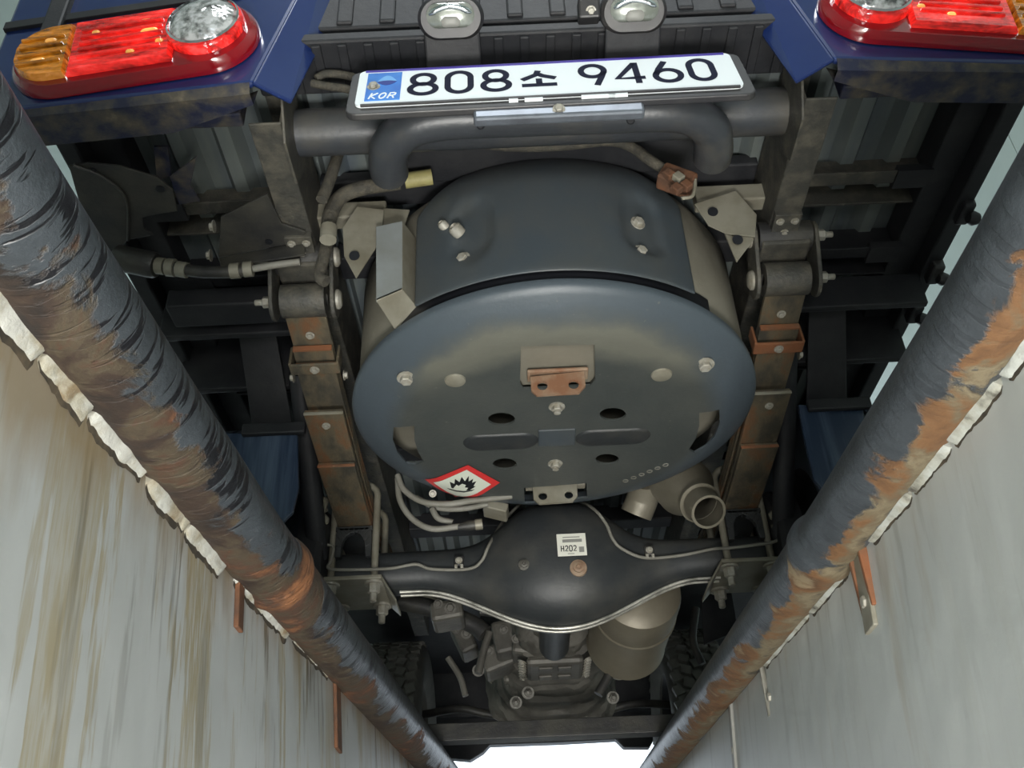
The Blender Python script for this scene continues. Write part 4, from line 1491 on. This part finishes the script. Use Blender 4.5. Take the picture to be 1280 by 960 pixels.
def shield_mat():
    m, nt, b = newmat('dusty_lower_shield')
    tc = nt.nodes.new('ShaderNodeTexCoord')
    sep = nt.nodes.new('ShaderNodeSeparateXYZ')
    sub = nt.nodes.new('ShaderNodeVectorMath')
    sub.operation = 'SUBTRACT'
    sub.inputs[1].default_value = (TC.x, TC.y, HF)
    nt.links.new(tc.outputs['Object'], sub.inputs[0])
    nt.links.new(sub.outputs[0], sep.inputs[0])
    flat = nt.nodes.new('ShaderNodeCombineXYZ')
    nt.links.new(sep.outputs[0], flat.inputs[0])
    nt.links.new(sep.outputs[1], flat.inputs[1])
    ln_ = nt.nodes.new('ShaderNodeVectorMath')
    ln_.operation = 'LENGTH'
    nt.links.new(flat.outputs[0], ln_.inputs[0])
    rad = ln_.outputs['Value']
    n = noise_node(nt, 9, detail=6)
    base = ramp(nt, n, [(0.35, (0.044, 0.050, 0.048)), (0.7, (0.062, 0.067, 0.062))])
    # band of dried dust on the rear shoulder (y < 0), with its own ragged edge
    d1 = math_node(nt, 'ADD', math_node(nt, 'ABSOLUTE', math_node(nt, 'SUBTRACT', rad, 0.272)), math_node(nt, 'MULTIPLY', math_node(nt, 'SUBTRACT', n, 0.5), 0.09))
    f = ramp(nt, d1, [(0.012, (1, 1, 1)), (0.055, (0, 0, 0))])
    f = math_node(nt, 'MULTIPLY', f, ramp(nt, math_node(nt, 'MULTIPLY', sep.outputs[1], -1.0), [(0.12, (0, 0, 0)), (0.20, (1, 1, 1))]))
    c = mixc(nt, math_node(nt, 'MULTIPLY', f, 0.8), base, (0.135, 0.135, 0.11))
    # the shoulder outside the flat keeps its blue grey paint
    g = ramp(nt, rad, [(0.262, (0, 0, 0)), (0.30, (1, 1, 1))])
    c = mixc(nt, math_node(nt, 'MULTIPLY', g, math_node(nt, 'SUBTRACT', 1.0, f)), c, (0.060, 0.076, 0.090))
    sp = ramp(nt, noise_node(nt, 75, detail=2), [(0.70, (0, 0, 0)), (0.76, (1, 1, 1))])
    c = mixc(nt, math_node(nt, 'MULTIPLY', sp, 0.4), c, (0.16, 0.16, 0.13))
    nt.links.new(c, b.inputs['Base Color'])
    b.inputs['Roughness'].default_value = 0.45
    bump(nt, b, noise_node(nt, 130, detail=4), 0.12)
    return m


lower = link('lower_shield', me2, shield_mat(), tank, 35, 0, 'round dark shield under the tank with holes and slots')
for p_ in lower.data.polygons:
    p_.use_smooth = True

# upper shield wrapping the rear of the tank
mb = MB()
na, nh = 48, 22
AZ = math.radians(36.5)
RU = 0.366


def up_radius(h):
    """outer radius of the upper shield against height."""
    if h < 1.10:
        return RU
    t = (h - 1.10) / 0.125
    return RU - 0.06 * t * t


vs_ = []
for j in range(nh + 1):
    for i in range(na + 1):
        az = -AZ + 2 * AZ * i / na
        f = abs(az) / AZ
        top = 1.226 - 0.12 * max(0.0, (f - 0.52) / 0.48) ** 1.15
        h = HL + 0.022 + (top - HL - 0.022) * j / nh
        r = up_radius(h)
        # two stadium dimples that hold the bolts
        ux = az * RU
        dd = 0.0
        for cx_ in (-0.128, 0.148):
            qx = (ux - cx_) / 0.032
            qz = (h - 1.035) / 0.060
            w_ = max(abs(qx), abs(qz)) if abs(qz) < 0.6 else math.hypot(qx, qz)
            dd = max(dd, min(1.0, max(0.0, (1.12 - math.hypot(qx, max(0, abs(qz) - 0.45) / 0.55)) / 0.22)))
        r -= 0.008 * dd
        vs_.append(V((TC.x + r * math.sin(az), TC.y - r * math.cos(az), h)))
fs = [(j * (na + 1) + i, j * (na + 1) + i + 1, (j + 1) * (na + 1) + i + 1, (j + 1) * (na + 1) + i) for j in range(nh) for i in range(na)]
mb.add(vs_, fs)
upper = mb.build('upper_shield', M['shield'], tank, 50, 0, 'curved blue grey shield across the back of the tank')
sm = upper.modifiers.new('thick', 'SOLIDIFY')
sm.thickness = 0.004
sm.offset = -1
ss = upper.modifiers.new('sub', 'SUBSURF')
ss.levels = ss.render_levels = 1


def on_upper(px_, py_, r=RU - 0.008):
    d = TC.y - r
    for _ in range(12):
        p = pt(px_, py_, D=d)
        dx = p.x - TC.x
        d = TC.y - math.sqrt(max(r * r - dx * dx, 0.001))
    p = pt(px_, py_, D=d)
    nn_ = V((p.x - TC.x, p.y - TC.y, 0)).normalized()
    return p, nn_


for (a, b_) in ((579, 324), (797, 279), (801, 315)):
    p, nn_ = on_upper(a, b_)
    place(BOLT, 'bolt', p, nn_, upper, 0.75)
MB().lathe([(0.3465, 0.912), (0.3475, 0.914), (0.3475, 0.948), (0.3465, 0.95)], TC, (0, 0, 1), 60, math.radians(225), math.radians(315)).build('gap_shade', M['sign_black'], tank, 50)  # added black band painting the shade in the gap between the shields
# two small clips on the left dimple
for (a, b_, r) in ((575, 292, 0.011), (560, 287, 0.008)):
    p, nn_ = on_upper(a, b_)
    MB().lathe([(0.003, 0), (r, 0), (r, 0.014), (r * 0.6, 0.018), (0.003, 0.012)], p, nn_ + V((-0.3, 0, 0.25)), 14).build('clip', M['zinc'], upper, 40)

# fittings on the lower shield
dn = V((0, -0.12, -1))
for (a, b_) in ((508, 472), (881, 455)):
    place(BOLT, 'bolt', on_dish(a, b_), dn, lower, 0.95)
for (a, b_) in ((569, 475), (827, 468)):
    p = on_dish(a, b_)
    MB().lathe([(0.0175, 0), (0.0165, 0.003), (0.012, 0.0045), (0, 0.005)], p, (0, 0, -1), 20).build('cap_plug', M['bracket'], lower, 40, 0, 'pale round plug')
for (a, b_) in ((696, 508), (694, 579)):
    place(BOLT, 'bolt', on_dish(a, b_), (0, 0, -1), lower, 0.85)
    MB().lathe([(0.006, 0), (0.006, 0.005), (0, 0.006)], on_dish(a, b_) - V((0, 0, 0.009)), (0, 0, -1), 10).build('stud', M['zinc'], lower, 40)
# hanging tabs with two holes each (real rings cut in a plate)


def holed_tab(name, pxs, holes, hr, D, mat, parent, label=None):
    pts_ = [pt(a, b_, D=D) for a, b_ in pxs]
    tb = MB().prism(pts_, (0, 0.005, 0.0)).build(name, None, None)
    cu = MB()
    for (a, b_) in holes:
        cu.lathe([(0, -0.02), (hr, -0.02), (hr, 0.02), (0, 0.02)], pt(a, b_, D=D), (0, 1, 0), 18)
    cuo = cu.build('cutter', None, None)
    bo_ = tb.modifiers.new('cut', 'BOOLEAN')
    bo_.object = cuo
    bo_.solver = 'EXACT'
    dg_ = bpy.context.evaluated_depsgraph_get()
    dg_.update()
    me_ = bpy.data.meshes.new_from_object(tb.evaluated_get(dg_))
    bpy.data.objects.remove(tb)
    bpy.data.objects.remove(cuo)
    me_.materials.clear()
    return link(name, me_, mat, parent, None, 0.0, label)


q4 = [on_dish(a, b_, -0.006) for a, b_ in ((647, 428), (747, 426), (748, 486), (646, 490))]
MB().prism([V((p.x, p.y, HF + 0.012)) for p in q4], (0, 0, 0.012)).build('tank_pad', M['khaki'], tank, None, 0.002)
p1 = on_dish(697, 470)
t1 = holed_tab('tab', [(663, 471), (730, 464), (732, 482), (724, 491), (671, 494), (664, 488)], [(678, 482), (717, 480.5)], 0.0085, p1.y - 0.012, M['rustytab'], tank, 'small rusty tab with two holes')
MB().box(pt(697, 468, D=p1.y + 0.0), (0.098, 0.03, 0.006)).build('tab_foot', M['rustytab'], tank, None, 0.002)
p2 = on_dish(694, 612)
t2 = holed_tab('tab', [(666, 607), (721, 604), (722, 620), (716, 627), (674, 630), (667, 624)], [(678.5, 620), (711, 618.5)], 0.0085, p2.y - 0.006, M['bracket'], tank, 'small zinc tab with two holes')
MB().box(pt(694, 606, D=p2.y + 0.006), (0.118, 0.018, 0.014)).build('tab_foot', M['khaki'], tank, None, 0.002)
# embossed middle: plate and two long ribs
cpt = on_dish(696, 546)
MB().box(cpt + V((0, 0, -0.001)), (0.066, 0.055, 0.005)).build('centre_pad', M['shield'], lower, None, 0.002)
for q, (a, b_) in ((-1, (626, 552)), (1, (766, 546))):
    p = on_dish(a, b_)
    mb = MB()
    dome(mb, oval_pts(p, V((1, 0, 0)), V((0, 1, 0)), 0.135, 0.052, 10), p, V((0, 0, -1)), [(1.0, 0.0), (0.93, 0.003), (0.86, 0.0035)])
    mb.build('pressed_rib', M['axle'], lower, 60)
# warning diamond: red border, white field, black flame
dia = [(531, 598), (585, 580), (625, 602), (569, 620)]
P4 = [on_dish(a, b_, 0.0) for a, b_ in dia]


def dia_pt(u, v_):
    """u,v in 0..1 over the diamond (bilinear), laid on the shield surface."""
    p = P4[0] * ((1 - u) * (1 - v_)) + P4[1] * (u * (1 - v_)) + P4[2] * (u * v_) + P4[3] * ((1 - u) * v_)
    r_ = math.hypot(p.x - TC.x, p.y - TC.y)
    return V((p.x, p.y, dish_h(r_)))


def dia_patch(name, mat, inset, off, th, parent):
    mb_ = MB()
    n_ = 10
    vs2 = []
    for lay in (off, off + th):
        for j in range(n_ + 1):
            for i in range(n_ + 1):
                u, v_ = inset + (1 - 2 * inset) * i / n_, inset + (1 - 2 * inset) * j / n_
                vs2.append(dia_pt(u, v_) - V((0, 0, lay)))
    m_ = (n_ + 1) ** 2
    fs2 = [(m_ + j * (n_ + 1) + i, m_ + j * (n_ + 1) + i + 1, m_ + (j + 1) * (n_ + 1) + i + 1, m_ + (j + 1) * (n_ + 1) + i) for j in range(n_) for i in range(n_)]
    mb_.add(vs2, fs2)
    return mb_.build(name, mat, parent)


sticker = dia_patch('warning_sticker', M['sign_red'], 0.0, 0.0, 0.0022, lower)
sticker['label'] = 'red and white diamond sticker with a black flame'
dia_patch('white_field', M['sign_white'], 0.115, 0.0, 0.0030, sticker)


def flame_poly(pts2, name):
    """points in sticker space: a right, b up, both -1..1 across the diamond's diagonals."""
    out_ = []
    for a, b_ in pts2:
        u = 0.5 + 0.5 * (a + b_)
        v_ = 0.5 + 0.5 * (a - b_)
        out_.append(dia_pt(u, v_) - V((0, 0, 0.0036)))
    MB().prism(out_, (0, 0, -0.0004)).build(name, M['sign_black'], sticker)


for poly in ([(-0.30, 0.02), (-0.36, 0.20), (-0.22, 0.12), (-0.24, 0.34), (-0.10, 0.20), (-0.08, 0.44), (0.04, 0.24), (0.10, 0.48), (0.14, 0.22), (0.10, 0.08), (-0.02, 0.14), (-0.10, 0.04), (-0.16, 0.10), (-0.22, -0.10), (-0.28, -0.06)],
             [(0.10, 0.08), (0.14, 0.22), (0.24, 0.34), (0.24, 0.16), (0.34, 0.22), (0.30, 0.02), (0.36, 0.0), (0.24, -0.14), (0.14, -0.16), (0.18, -0.04), (0.08, -0.02)]):
    flame_poly(poly, 'flame')
flame_poly([(-0.38, -0.14), (-0.10, -0.20), (0.12, -0.20), (0.36, -0.12), (0.30, -0.18), (0.10, -0.26), (-0.12, -0.26), (-0.30, -0.20)], 'flame_base')
# row of small raised marks stamped near the edge
for i in range(6):
    p = on_dish(782 + 10 * i, 601 - 4.0 * i)
    MB().lathe([(0.004, 0), (0.006, 0), (0.006, 0.001), (0.004, 0.001)], p, (0, 0, -1), 10, closed_prof=True).build('stamped_mark', M['hose'], lower)

# mounting brackets left and right of the tank
for s, pxs1, pxs2, holes in ((-1, [(428, 285), (446, 258), (480, 262), (476, 300), (445, 348), (430, 320)], [(446, 258), (512, 262), (500, 300), (478, 298)], [(443, 320)]),
                             (1, [(868, 255), (920, 238), (946, 268), (944, 296), (908, 292), (886, 282)], [(944, 268), (942, 300), (921, 328), (906, 292)], [(891, 265), (922, 300)])):
    br = empty('tank_bracket', (0, 0, 0), T, 'khaki folded tank bracket with bolt holes')
    D1 = 1.155
    a_ = [pt(x_, y_, D=D1) for x_, y_ in pxs1]
    MB().prism(a_, (0, 0.004, 0.002)).build('plate', M['bracket'], br, None, 0.001)
    a_ = [pt(x_, y_, D=D1 + 0.006 + 0.0002 * abs(x_ - pxs2[0][0])) for x_, y_ in pxs2]
    MB().prism(a_, (0, 0.004, 0.002)).build('flange', M['bracket'], br, None, 0.001)
    for (x_, y_) in holes:
        MB().lathe([(0, 0), (0.0085, 0), (0.0085, 0.0015), (0, 0.0015)], pt(x_, y_, D=D1 - 0.001), (0, -1, -0.2), 16).build('bolt_hole', M['sign_black'], br)
    MB().bx(*sorted((TX(s, 0.26), TX(s, 0.385))), 1.17, 1.20, 1.13, 1.165).build('arm', M['bracket'], br, None, 0.003)
# upright pale channel on the tank's flank
a_ = [pt(x_, y_, D=1.14) for x_, y_ in ((470, 283), (503, 276), (503, 362), (470, 376))]
ch = MB().prism(a_, (0, 0.006, 0)).build('tank_stay', M['bluezinc'], T, None, 0.001, 'pale grey upright steel channel beside the shield')
b0, b1, b2 = pt(503, 276, D=1.14), pt(503, 362, D=1.14), None
MB().prism([b0, b1, b1 + V((0.022, 0.055, 0.0)), b0 + V((0.022, 0.055, 0.0))], (-0.004, 0.002, 0)).build('side_flange', M['bracket'], ch, None, 0.001)
c0 = pt(470, 376, D=1.14)
MB().prism([c0, b1, b1 + V((0.024, 0.055, -0.004)), c0 + V((0.02, 0.07, -0.004))], (0, 0, 0.005)).build('foot', M['bracket'], ch, None, 0.001)

# ---------------------------------------------------------------- exhaust
ep = pt(886, 640, D=1.66)
ax = V((-0.13, 0.55, 0.62)).normalized()
ex1 = MB()
ex1.lathe([(0.029, 0.0), (0.034, 0.0), (0.034, 0.045), (0.038, 0.05), (0.038, 0.075), (0.060, 0.13), (0.060, 0.30), (0.030, 0.34), (0.029, 0.3)], ep, ax, 36)
tailp = ex1.build('tail_pipe', M['exhaust'], T, 35, 0, 'open khaki steel exhaust tail pipe')
MB().lathe([(0.037, 0.042), (0.041, 0.046), (0.041, 0.052), (0.037, 0.056)], ep, ax, 36).build('collar', M['exhaust'], tailp, 40)
MB().lathe([(0, 0.28), (0.029, 0.28)], ep, ax, 24).build('baffle', M['dark'], tailp)
MB().tube(spline([pt(806, 600, D=1.80), pt(803, 622, D=1.84), pt(795, 643, D=1.86)]), 0.034, 20).build('exhaust_pipe', M['exhaust'], T, 50)
ma, mz = pt(800, 738, D=2.12), pt(781, 806, D=2.44)
md = (mz - ma)
ml = md.length
md.normalize()
MB().lathe([(0, -0.02), (0.07, -0.015), (0.094, 0.0), (0.098, 0.02), (0.098, 0.10), (0.101, 0.104), (0.101, 0.112), (0.098, 0.116), (0.098, ml - 0.03), (0.101, ml - 0.02), (0.092, ml), (0.035, ml + 0.03), (0.034, ml + 0.16)], ma, md, 48).build('muffler', M['muffler'], T, 35, 0, 'fat brown grey muffler can')

# ---------------------------------------------------------------- drive line
MB().lathe([(0.0, 0), (0.05, 0.0), (0.055, 0.03), (0.042, 0.05), (0.038, 0.06), (0.038, 0.42), (0, 0.42)], (X0 + 0.015, AX_D + 0.10, AX_H - 0.005), (0, 1, 0.02), 28).build('drive_shaft', M['axle'], T, 40, 0, 'black drive shaft')
gb = empty('gearbox', (0, 0, 0), T, 'dirty cast gearbox and engine sump')
gc = pt(692, 836, D=2.62)
mb = MB()
for (y0, w0, z0, w1) in ((2.36, 0.085, -0.03, 0),):
    pass
secs = [(2.36, 0.055, 0.07), (2.42, 0.095, 0.10), (2.62, 0.105, 0.11), (2.64, 0.125, 0.12), (2.67, 0.125, 0.12), (2.70, 0.135, 0.13), (2.86, 0.165, 0.17), (2.90, 0.185, 0.18), (2.93, 0.185, 0.18), (2.96, 0.15, 0.15)]
K = 56
vs_ = []
gx, gz = gc.x, gc.z + 0.085
dense = []
for (a, b_) in zip(secs[:-1], secs[1:]):
    m_ = max(2, int((b_[0] - a[0]) / 0.008))
    for k in range(m_):
        t = k / m_
        dense.append(tuple(a[q] + (b_[q] - a[q]) * t for q in range(3)))
dense.append(secs[-1])
secs = dense
for (yy, wx, wz) in secs:
    for k in range(K):
        a = 2 * math.pi * k / K
        e = 0.6
        q = V((gx + wx * math.copysign(abs(math.cos(a)) ** e, math.cos(a)), yy, gz + wz * math.copysign(abs(math.sin(a)) ** e, math.sin(a))))
        nz = mnoise.noise(q * 26) + 0.6 * mnoise.noise(q * 60)
        rib = 0.010 if (math.sin(yy * 95) > 0.80) else 0.0
        q += V((math.cos(a), 0, math.sin(a))) * (0.009 * round(nz * 2) / 2 + rib)
        vs_.append(q)
fs = [(i * K + k, i * K + (k + 1) % K, (i + 1) * K + (k + 1) % K, (i + 1) * K + k) for i in range(len(secs) - 1) for k in range(K)]
fs += [tuple(range(K)), tuple((len(secs) - 1) * K + k for k in range(K))]
mb.add(vs_, fs)
mb.build('housing', M['alu'], gb, 35)
MB().bx(gx - 0.075, gx + 0.075, 2.45, 2.60, gz - 0.125, gz - 0.10).build('sump_cover', M['alu'], gb, None, 0.012)
for q in (-0.025, 0.025):
    MB().bx(gx + q - 0.018, gx + q + 0.018, 2.47, 2.50, gz - 0.131, gz - 0.124).build('cast_pad', M['alu'], gb, None, 0.003)
    MB().bx(gx + q - 0.018, gx + q + 0.018, 2.54, 2.57, gz - 0.131, gz - 0.124).build('cast_pad', M['alu'], gb, None, 0.003)
for k in range(9):     # flange bolts and ribs around the bell housing
    a = math.pi * (1.05 + 0.9 * k / 8)
    place(SMALLBOLT, 'bolt', (gx + 0.178 * math.cos(a), 2.895, gz + 0.165 * math.sin(a)), (0, -1, 0), gb, 1.2)
for k in range(7):
    for q in (-1, 1):
        place(SMALLBOLT, 'bolt', (gx + q * 0.085, 2.46 + 0.022 * k, gz - 0.112), (q * 0.4, 0, -1), gb, 1.1)
# selector housing, hoses and linkage left of the gearbox
for (a, b_, D_, w_, h_) in ((640, 800, 2.55, 0.10, 0.09), (622, 826, 2.62, 0.09, 0.07), (655, 812, 2.5, 0.06, 0.05), (580, 800, 2.65, 0.05, 0.10), (640, 848, 2.75, 0.05, 0.05), (560, 770, 2.3, 0.08, 0.05)):
    p = pt(a, b_, D=D_)
    o = MB().box(p, (w_, 0.10, h_), Matrix.Rotation(random.uniform(-0.5, 0.5), 3, 'Y')).build('selector_housing', M['alu'], T, None, 0.01)
    place(BOLTDARK, 'bolt', p + V((0.01, -0.052, 0.0)), (0, -1, -0.2), o, 0.9)
    place(BOLTDARK, 'bolt', p + V((-0.02, -0.052, 0.012)), (0, -1, -0.2), o, 0.7)
for path, r, mt in (([(500, 752), (545, 762), (590, 780), (606, 792)], 0.024, 'black'), ([(520, 745), (550, 752), (575, 770)], 0.008, 'bracket'),
                    ([(612, 790), (604, 815), (598, 842)], 0.010, 'alu'), ([(560, 822), (575, 846), (582, 870)], 0.008, 'alu'), ([(600, 765), (650, 770), (690, 776)], 0.010, 'black'),
                    ([(585, 735), (620, 745), (660, 757)], 0.009, 'black'), ([(745, 800), (762, 836), (748, 868)], 0.012, 'black'), ([(870, 760), (866, 800), (878, 830)], 0.01, 'black')):
    MB().tube(spline([pt(a, b_, D=2.42) for a, b_ in path]), r, 10).build('linkage_rod', M[mt], T, 50)
for (a, b_) in ((612, 742), (588, 747), (660, 866), (645, 878), (766, 872), (598, 838)):
    place(NUTDARK, 'nut', pt(a, b_, D=2.45), (0, -1, -0.3), T, 0.8)
# hanging bracket near the right rail
p = pt(893, 790, D=2.35)
MB().prism([p + V((-0.02, 0, 0.10)), p + V((0.06, 0, 0.10)), p + V((0.06, 0, 0.0)), p + V((-0.03, 0, -0.03))], (0, 0.01, 0)).build('bracket_plate', M['dark'], T, None, 0.002)
# cab floor, front axle beam and bumper against the daylight
MB().bx(TX(-1, 0.80), TX(1, 0.80), 2.93, 3.95, 1.20, 1.30).build('cab_floor', M['dark'], T, None, 0.01)
MB().bx(TX(-1, 0.20), TX(1, 0.20), 3.0, 3.9, 1.02, 1.2).build('engine_block', M['dark'], T, None, 0.03)
p0, p1_ = pt(530, 893, D=3.35), pt(838, 881, D=3.35)
fa = MB().tube(spline([p0, pt(575, 886, D=3.3), pt(612, 893, D=3.3), pt(680, 899, D=3.3), pt(740, 893, D=3.3), pt(790, 880, D=3.3), p1_]), 0.014, 12).build('stabiliser_bar', M['black'], T, 50)
bp = [(300, 925), (588, 950), (604, 940), (612, 931), (700, 928), (770, 924), (780, 934), (812, 934), (818, 923), (1000, 905), (1000, 850), (300, 860)]
mb = MB()
mb.prism([pt(a, b_, D=3.92) for a, b_ in bp], (0, 0.05, 0))
mb.build('front_bumper', M['dark'], T, None, 0.004)
MB().bx(TX(-1, 0.8), TX(1, 0.8), 3.90, 3.97, 1.02, 2.0).build('cab_front', M['dark'], T, None, 0.02)

# ---------------------------------------------------------------- hoses and cables around the tank
for path, D_ in (([(497, 594), (505, 612), (528, 627), (560, 630), (590, 626), (640, 620)], 1.70), ([(497, 598), (500, 625), (515, 648), (540, 661), (575, 658)], 1.72),
                 ([(520, 622), (545, 634), (575, 636), (610, 630)], 1.74), ([(540, 636), (548, 648), (566, 653)], 1.73)):
    MB().tube(spline([pt(a, b_, D=D_) for a, b_ in path]), 0.0062, 10).build('fuel_hose', M['hose'], T, 60)
p = pt(592, 657, D=1.72)
MB().tube([pt(572, 659, D=1.72), pt(586, 657, D=1.72), pt(602, 655, D=1.72)], [0.006, 0.010, 0.009], 10).build('hose_fitting', M['black'], T, 50)
MB().tube([pt(594, 656, D=1.715), pt(603, 655, D=1.715)], 0.011, 10).build('hose_nut', M['bracket'], T, 50)
place(SMALLBOLT, 'bolt', pt(541, 617, D=1.68), (0, -1, -0.6), T, 0.7)
MB().box(pt(620, 638, D=1.78), (0.05, 0.05, 0.02), Matrix.Rotation(0.3, 3, 'Y')).build('hose_bracket', M['bracket'], T, None, 0.003)
# harness below the guard tube ending in a corroded plug
MB().tube(spline([pt(a, b_, D=1.06) for a, b_ in ((590, 178), (640, 183), (700, 182), (760, 176), (790, 184), (812, 200), (832, 213))]), 0.0085, 10).build('wire_harness', M['harness'], T, 60)
plug = MB().box(pt(846, 226, D=1.06), (0.055, 0.03, 0.034), Matrix.Rotation(0.55, 3, 'Y')).build('plug', M['darkrust'], T, None, 0.004, 'corroded connector plug')
for (a, b_) in ((836, 218), (848, 222), (858, 232), (846, 236)):
    MB().box(pt(a, b_, D=1.042), (0.016, 0.012, 0.014), Matrix.Rotation(0.9, 3, 'Y')).build('terminal', random.choice([M['darkrust'], M['bracket'], M['rustytab'], M['harness']]), plug, None, 0.002)
MB().tube(spline([pt(a, b_, D=1.05) for a, b_ in ((836, 208), (856, 214), (868, 222), (866, 244), (852, 248))]), 0.003, 8).build('clip_wire', M['bracket'], plug, 50)
# filler hose left of the tank with yellow tape
MB().tube(spline([pt(a, b_, D=1.13) for a, b_ in ((410, 300), (412, 272), (424, 248), (450, 236), (500, 228))]), 0.0125, 12).build('filler_hose', M['harness'], T, 60)
MB().tube([pt(506, 226, D=1.12), pt(540, 221, D=1.12)], 0.0135, 12).build('tape_sleeve', M['yellow'], T, 50, 0, 'dull yellow taped sleeve')
MB().tube([pt(411, 284, D=1.12), pt(410, 300, D=1.12)], 0.0135, 12).build('fitting', M['bracket'], T, 50)
MB().tube(spline([pt(a, b_, D=1.08) for a, b_ in ((424, 188), (416, 214), (408, 236), (402, 250))]), 0.0095, 10).build('wire_harness', M['harness'], T, 60)
MB().tube(spline([pt(a, b_, D=1.16) for a, b_ in ((410, 300), (405, 320), (400, 345), (408, 352))]), 0.010, 10).build('wire_harness', M['harness'], T, 60)

# ---------------------------------------------------------------- fittings left of the frame
cp0, cp1 = pt(146, 322, D=1.18), pt(196, 332, D=1.18)
ca_ = (cp1 - cp0)
cl = ca_.length
can = MB().lathe([(0, 0), (0.019, 0), (0.022, 0.004), (0.022, cl - 0.006), (0.019, cl), (0, cl)], cp0, ca_, 24).build('canister', M['black'], T, 40, 0, 'small black canister on a hose')
hp = [(196, 332), (214, 334), (230, 337), (255, 340), (285, 340), (305, 338)]
P_ = spline([pt(a, b_, D=1.18) for a, b_ in hp], 4)
MB().tube(P_, 0.010, 12).build('hose', M['black'], can, 60)
for (a, b_, c2, d2, r) in ((196, 332, 206, 333, 0.014), (209, 334, 219, 335, 0.015), (222, 336, 234, 338, 0.013), (288, 339, 300, 338, 0.013), (305, 337, 316, 336, 0.013)):
    MB().tube([pt(a, b_, D=1.18), pt(c2, d2, D=1.18)], r, 12).build('fitting', M['bracket'] if r > 0.0125 else M['rail'], can, 40)
MB().tube(spline([pt(a, b_, D=1.18) for a, b_ in ((316, 336), (345, 331), (375, 327))]), 0.006, 10).build('pipe', M['hose'], can, 60)
# dark curved plate (left) and open box bracket by the rail
poly = [(86, 208), (110, 204), (150, 208), (196, 222), (216, 238), (222, 264), (196, 268), (178, 272), (180, 286), (192, 294), (160, 300), (140, 322), (120, 300), (98, 250)]
pl = MB().prism([pt(a, b_, H=1.098) for a, b_ in poly], (0, 0, 0.004)).build('mud_plate', M['black'], T, None, 0.001, 'dark curved sheet metal plate with holes')
MB().tube(spline([pt(a, b_, H=1.095) for a, b_ in ((92, 206), (130, 222), (158, 250), (160, 300))]), 0.003, 6).build('pressed_edge', M['black'], pl, 60)
for (a, b_) in ((116, 214), (200, 236)):
    MB().lathe([(0, 0), (0.007, 0), (0.007, 0.0012), (0, 0.0012)], pt(a, b_, H=1.0975), (0, 0, -1), 14).build('bolt_hole', M['sign_black'], pl)
poly = [(276, 272), (334, 243), (352, 280), (382, 290), (380, 302), (273, 322)]
bx_ = MB().prism([pt(a, b_, H=1.075) for a, b_ in poly], (0, 0, 0.004)).build('box_bracket', M['black'], T, None, 0.001, 'black open sheet bracket beside the frame rail')
MB().prism([pt(273, 322, H=1.075), pt(380, 302, H=1.075), pt(381, 318, H=1.045), pt(276, 334, H=1.045)], (0, 0.004, 0)).build('lower_face', M['black'], bx_, None, 0.001)
MB().lathe([(0, 0), (0.006, 0), (0.006, 0.0012), (0, 0.0012)], pt(336, 302, H=1.0745), (0, 0, -1), 14).build('bolt_hole', M['sign_black'], bx_)
for (a, b_) in ((264, 319), (268, 283)):
    place(SMALLBOLT, 'bolt', pt(a, b_, H=1.08), (-1, 0, 0), bx_, 1.0)
# blue stay and small rail hanging from the bed
MB().prism([pt(a, b_, H=1.15) for a, b_ in ((192, 184), (210, 184), (214, 220), (196, 226))], (0, 0, 0.005)).build('stay', M['blue_dirty'], T, None, 0.001)
MB().prism([pt(a, b_, H=1.13) for a, b_ in ((212, 222), (246, 196), (238, 232), (250, 252), (224, 256))], (0, 0, 0.004)).build('stay', M['blue_dirty'], T, None, 0.001)
# exposed inner guard beam
MB().bx(TX(-1, 0.66), TX(-1, 0.45), 1.30, 1.36, 1.06, 1.10).build('beam', M['dark'], T, None, 0.004)
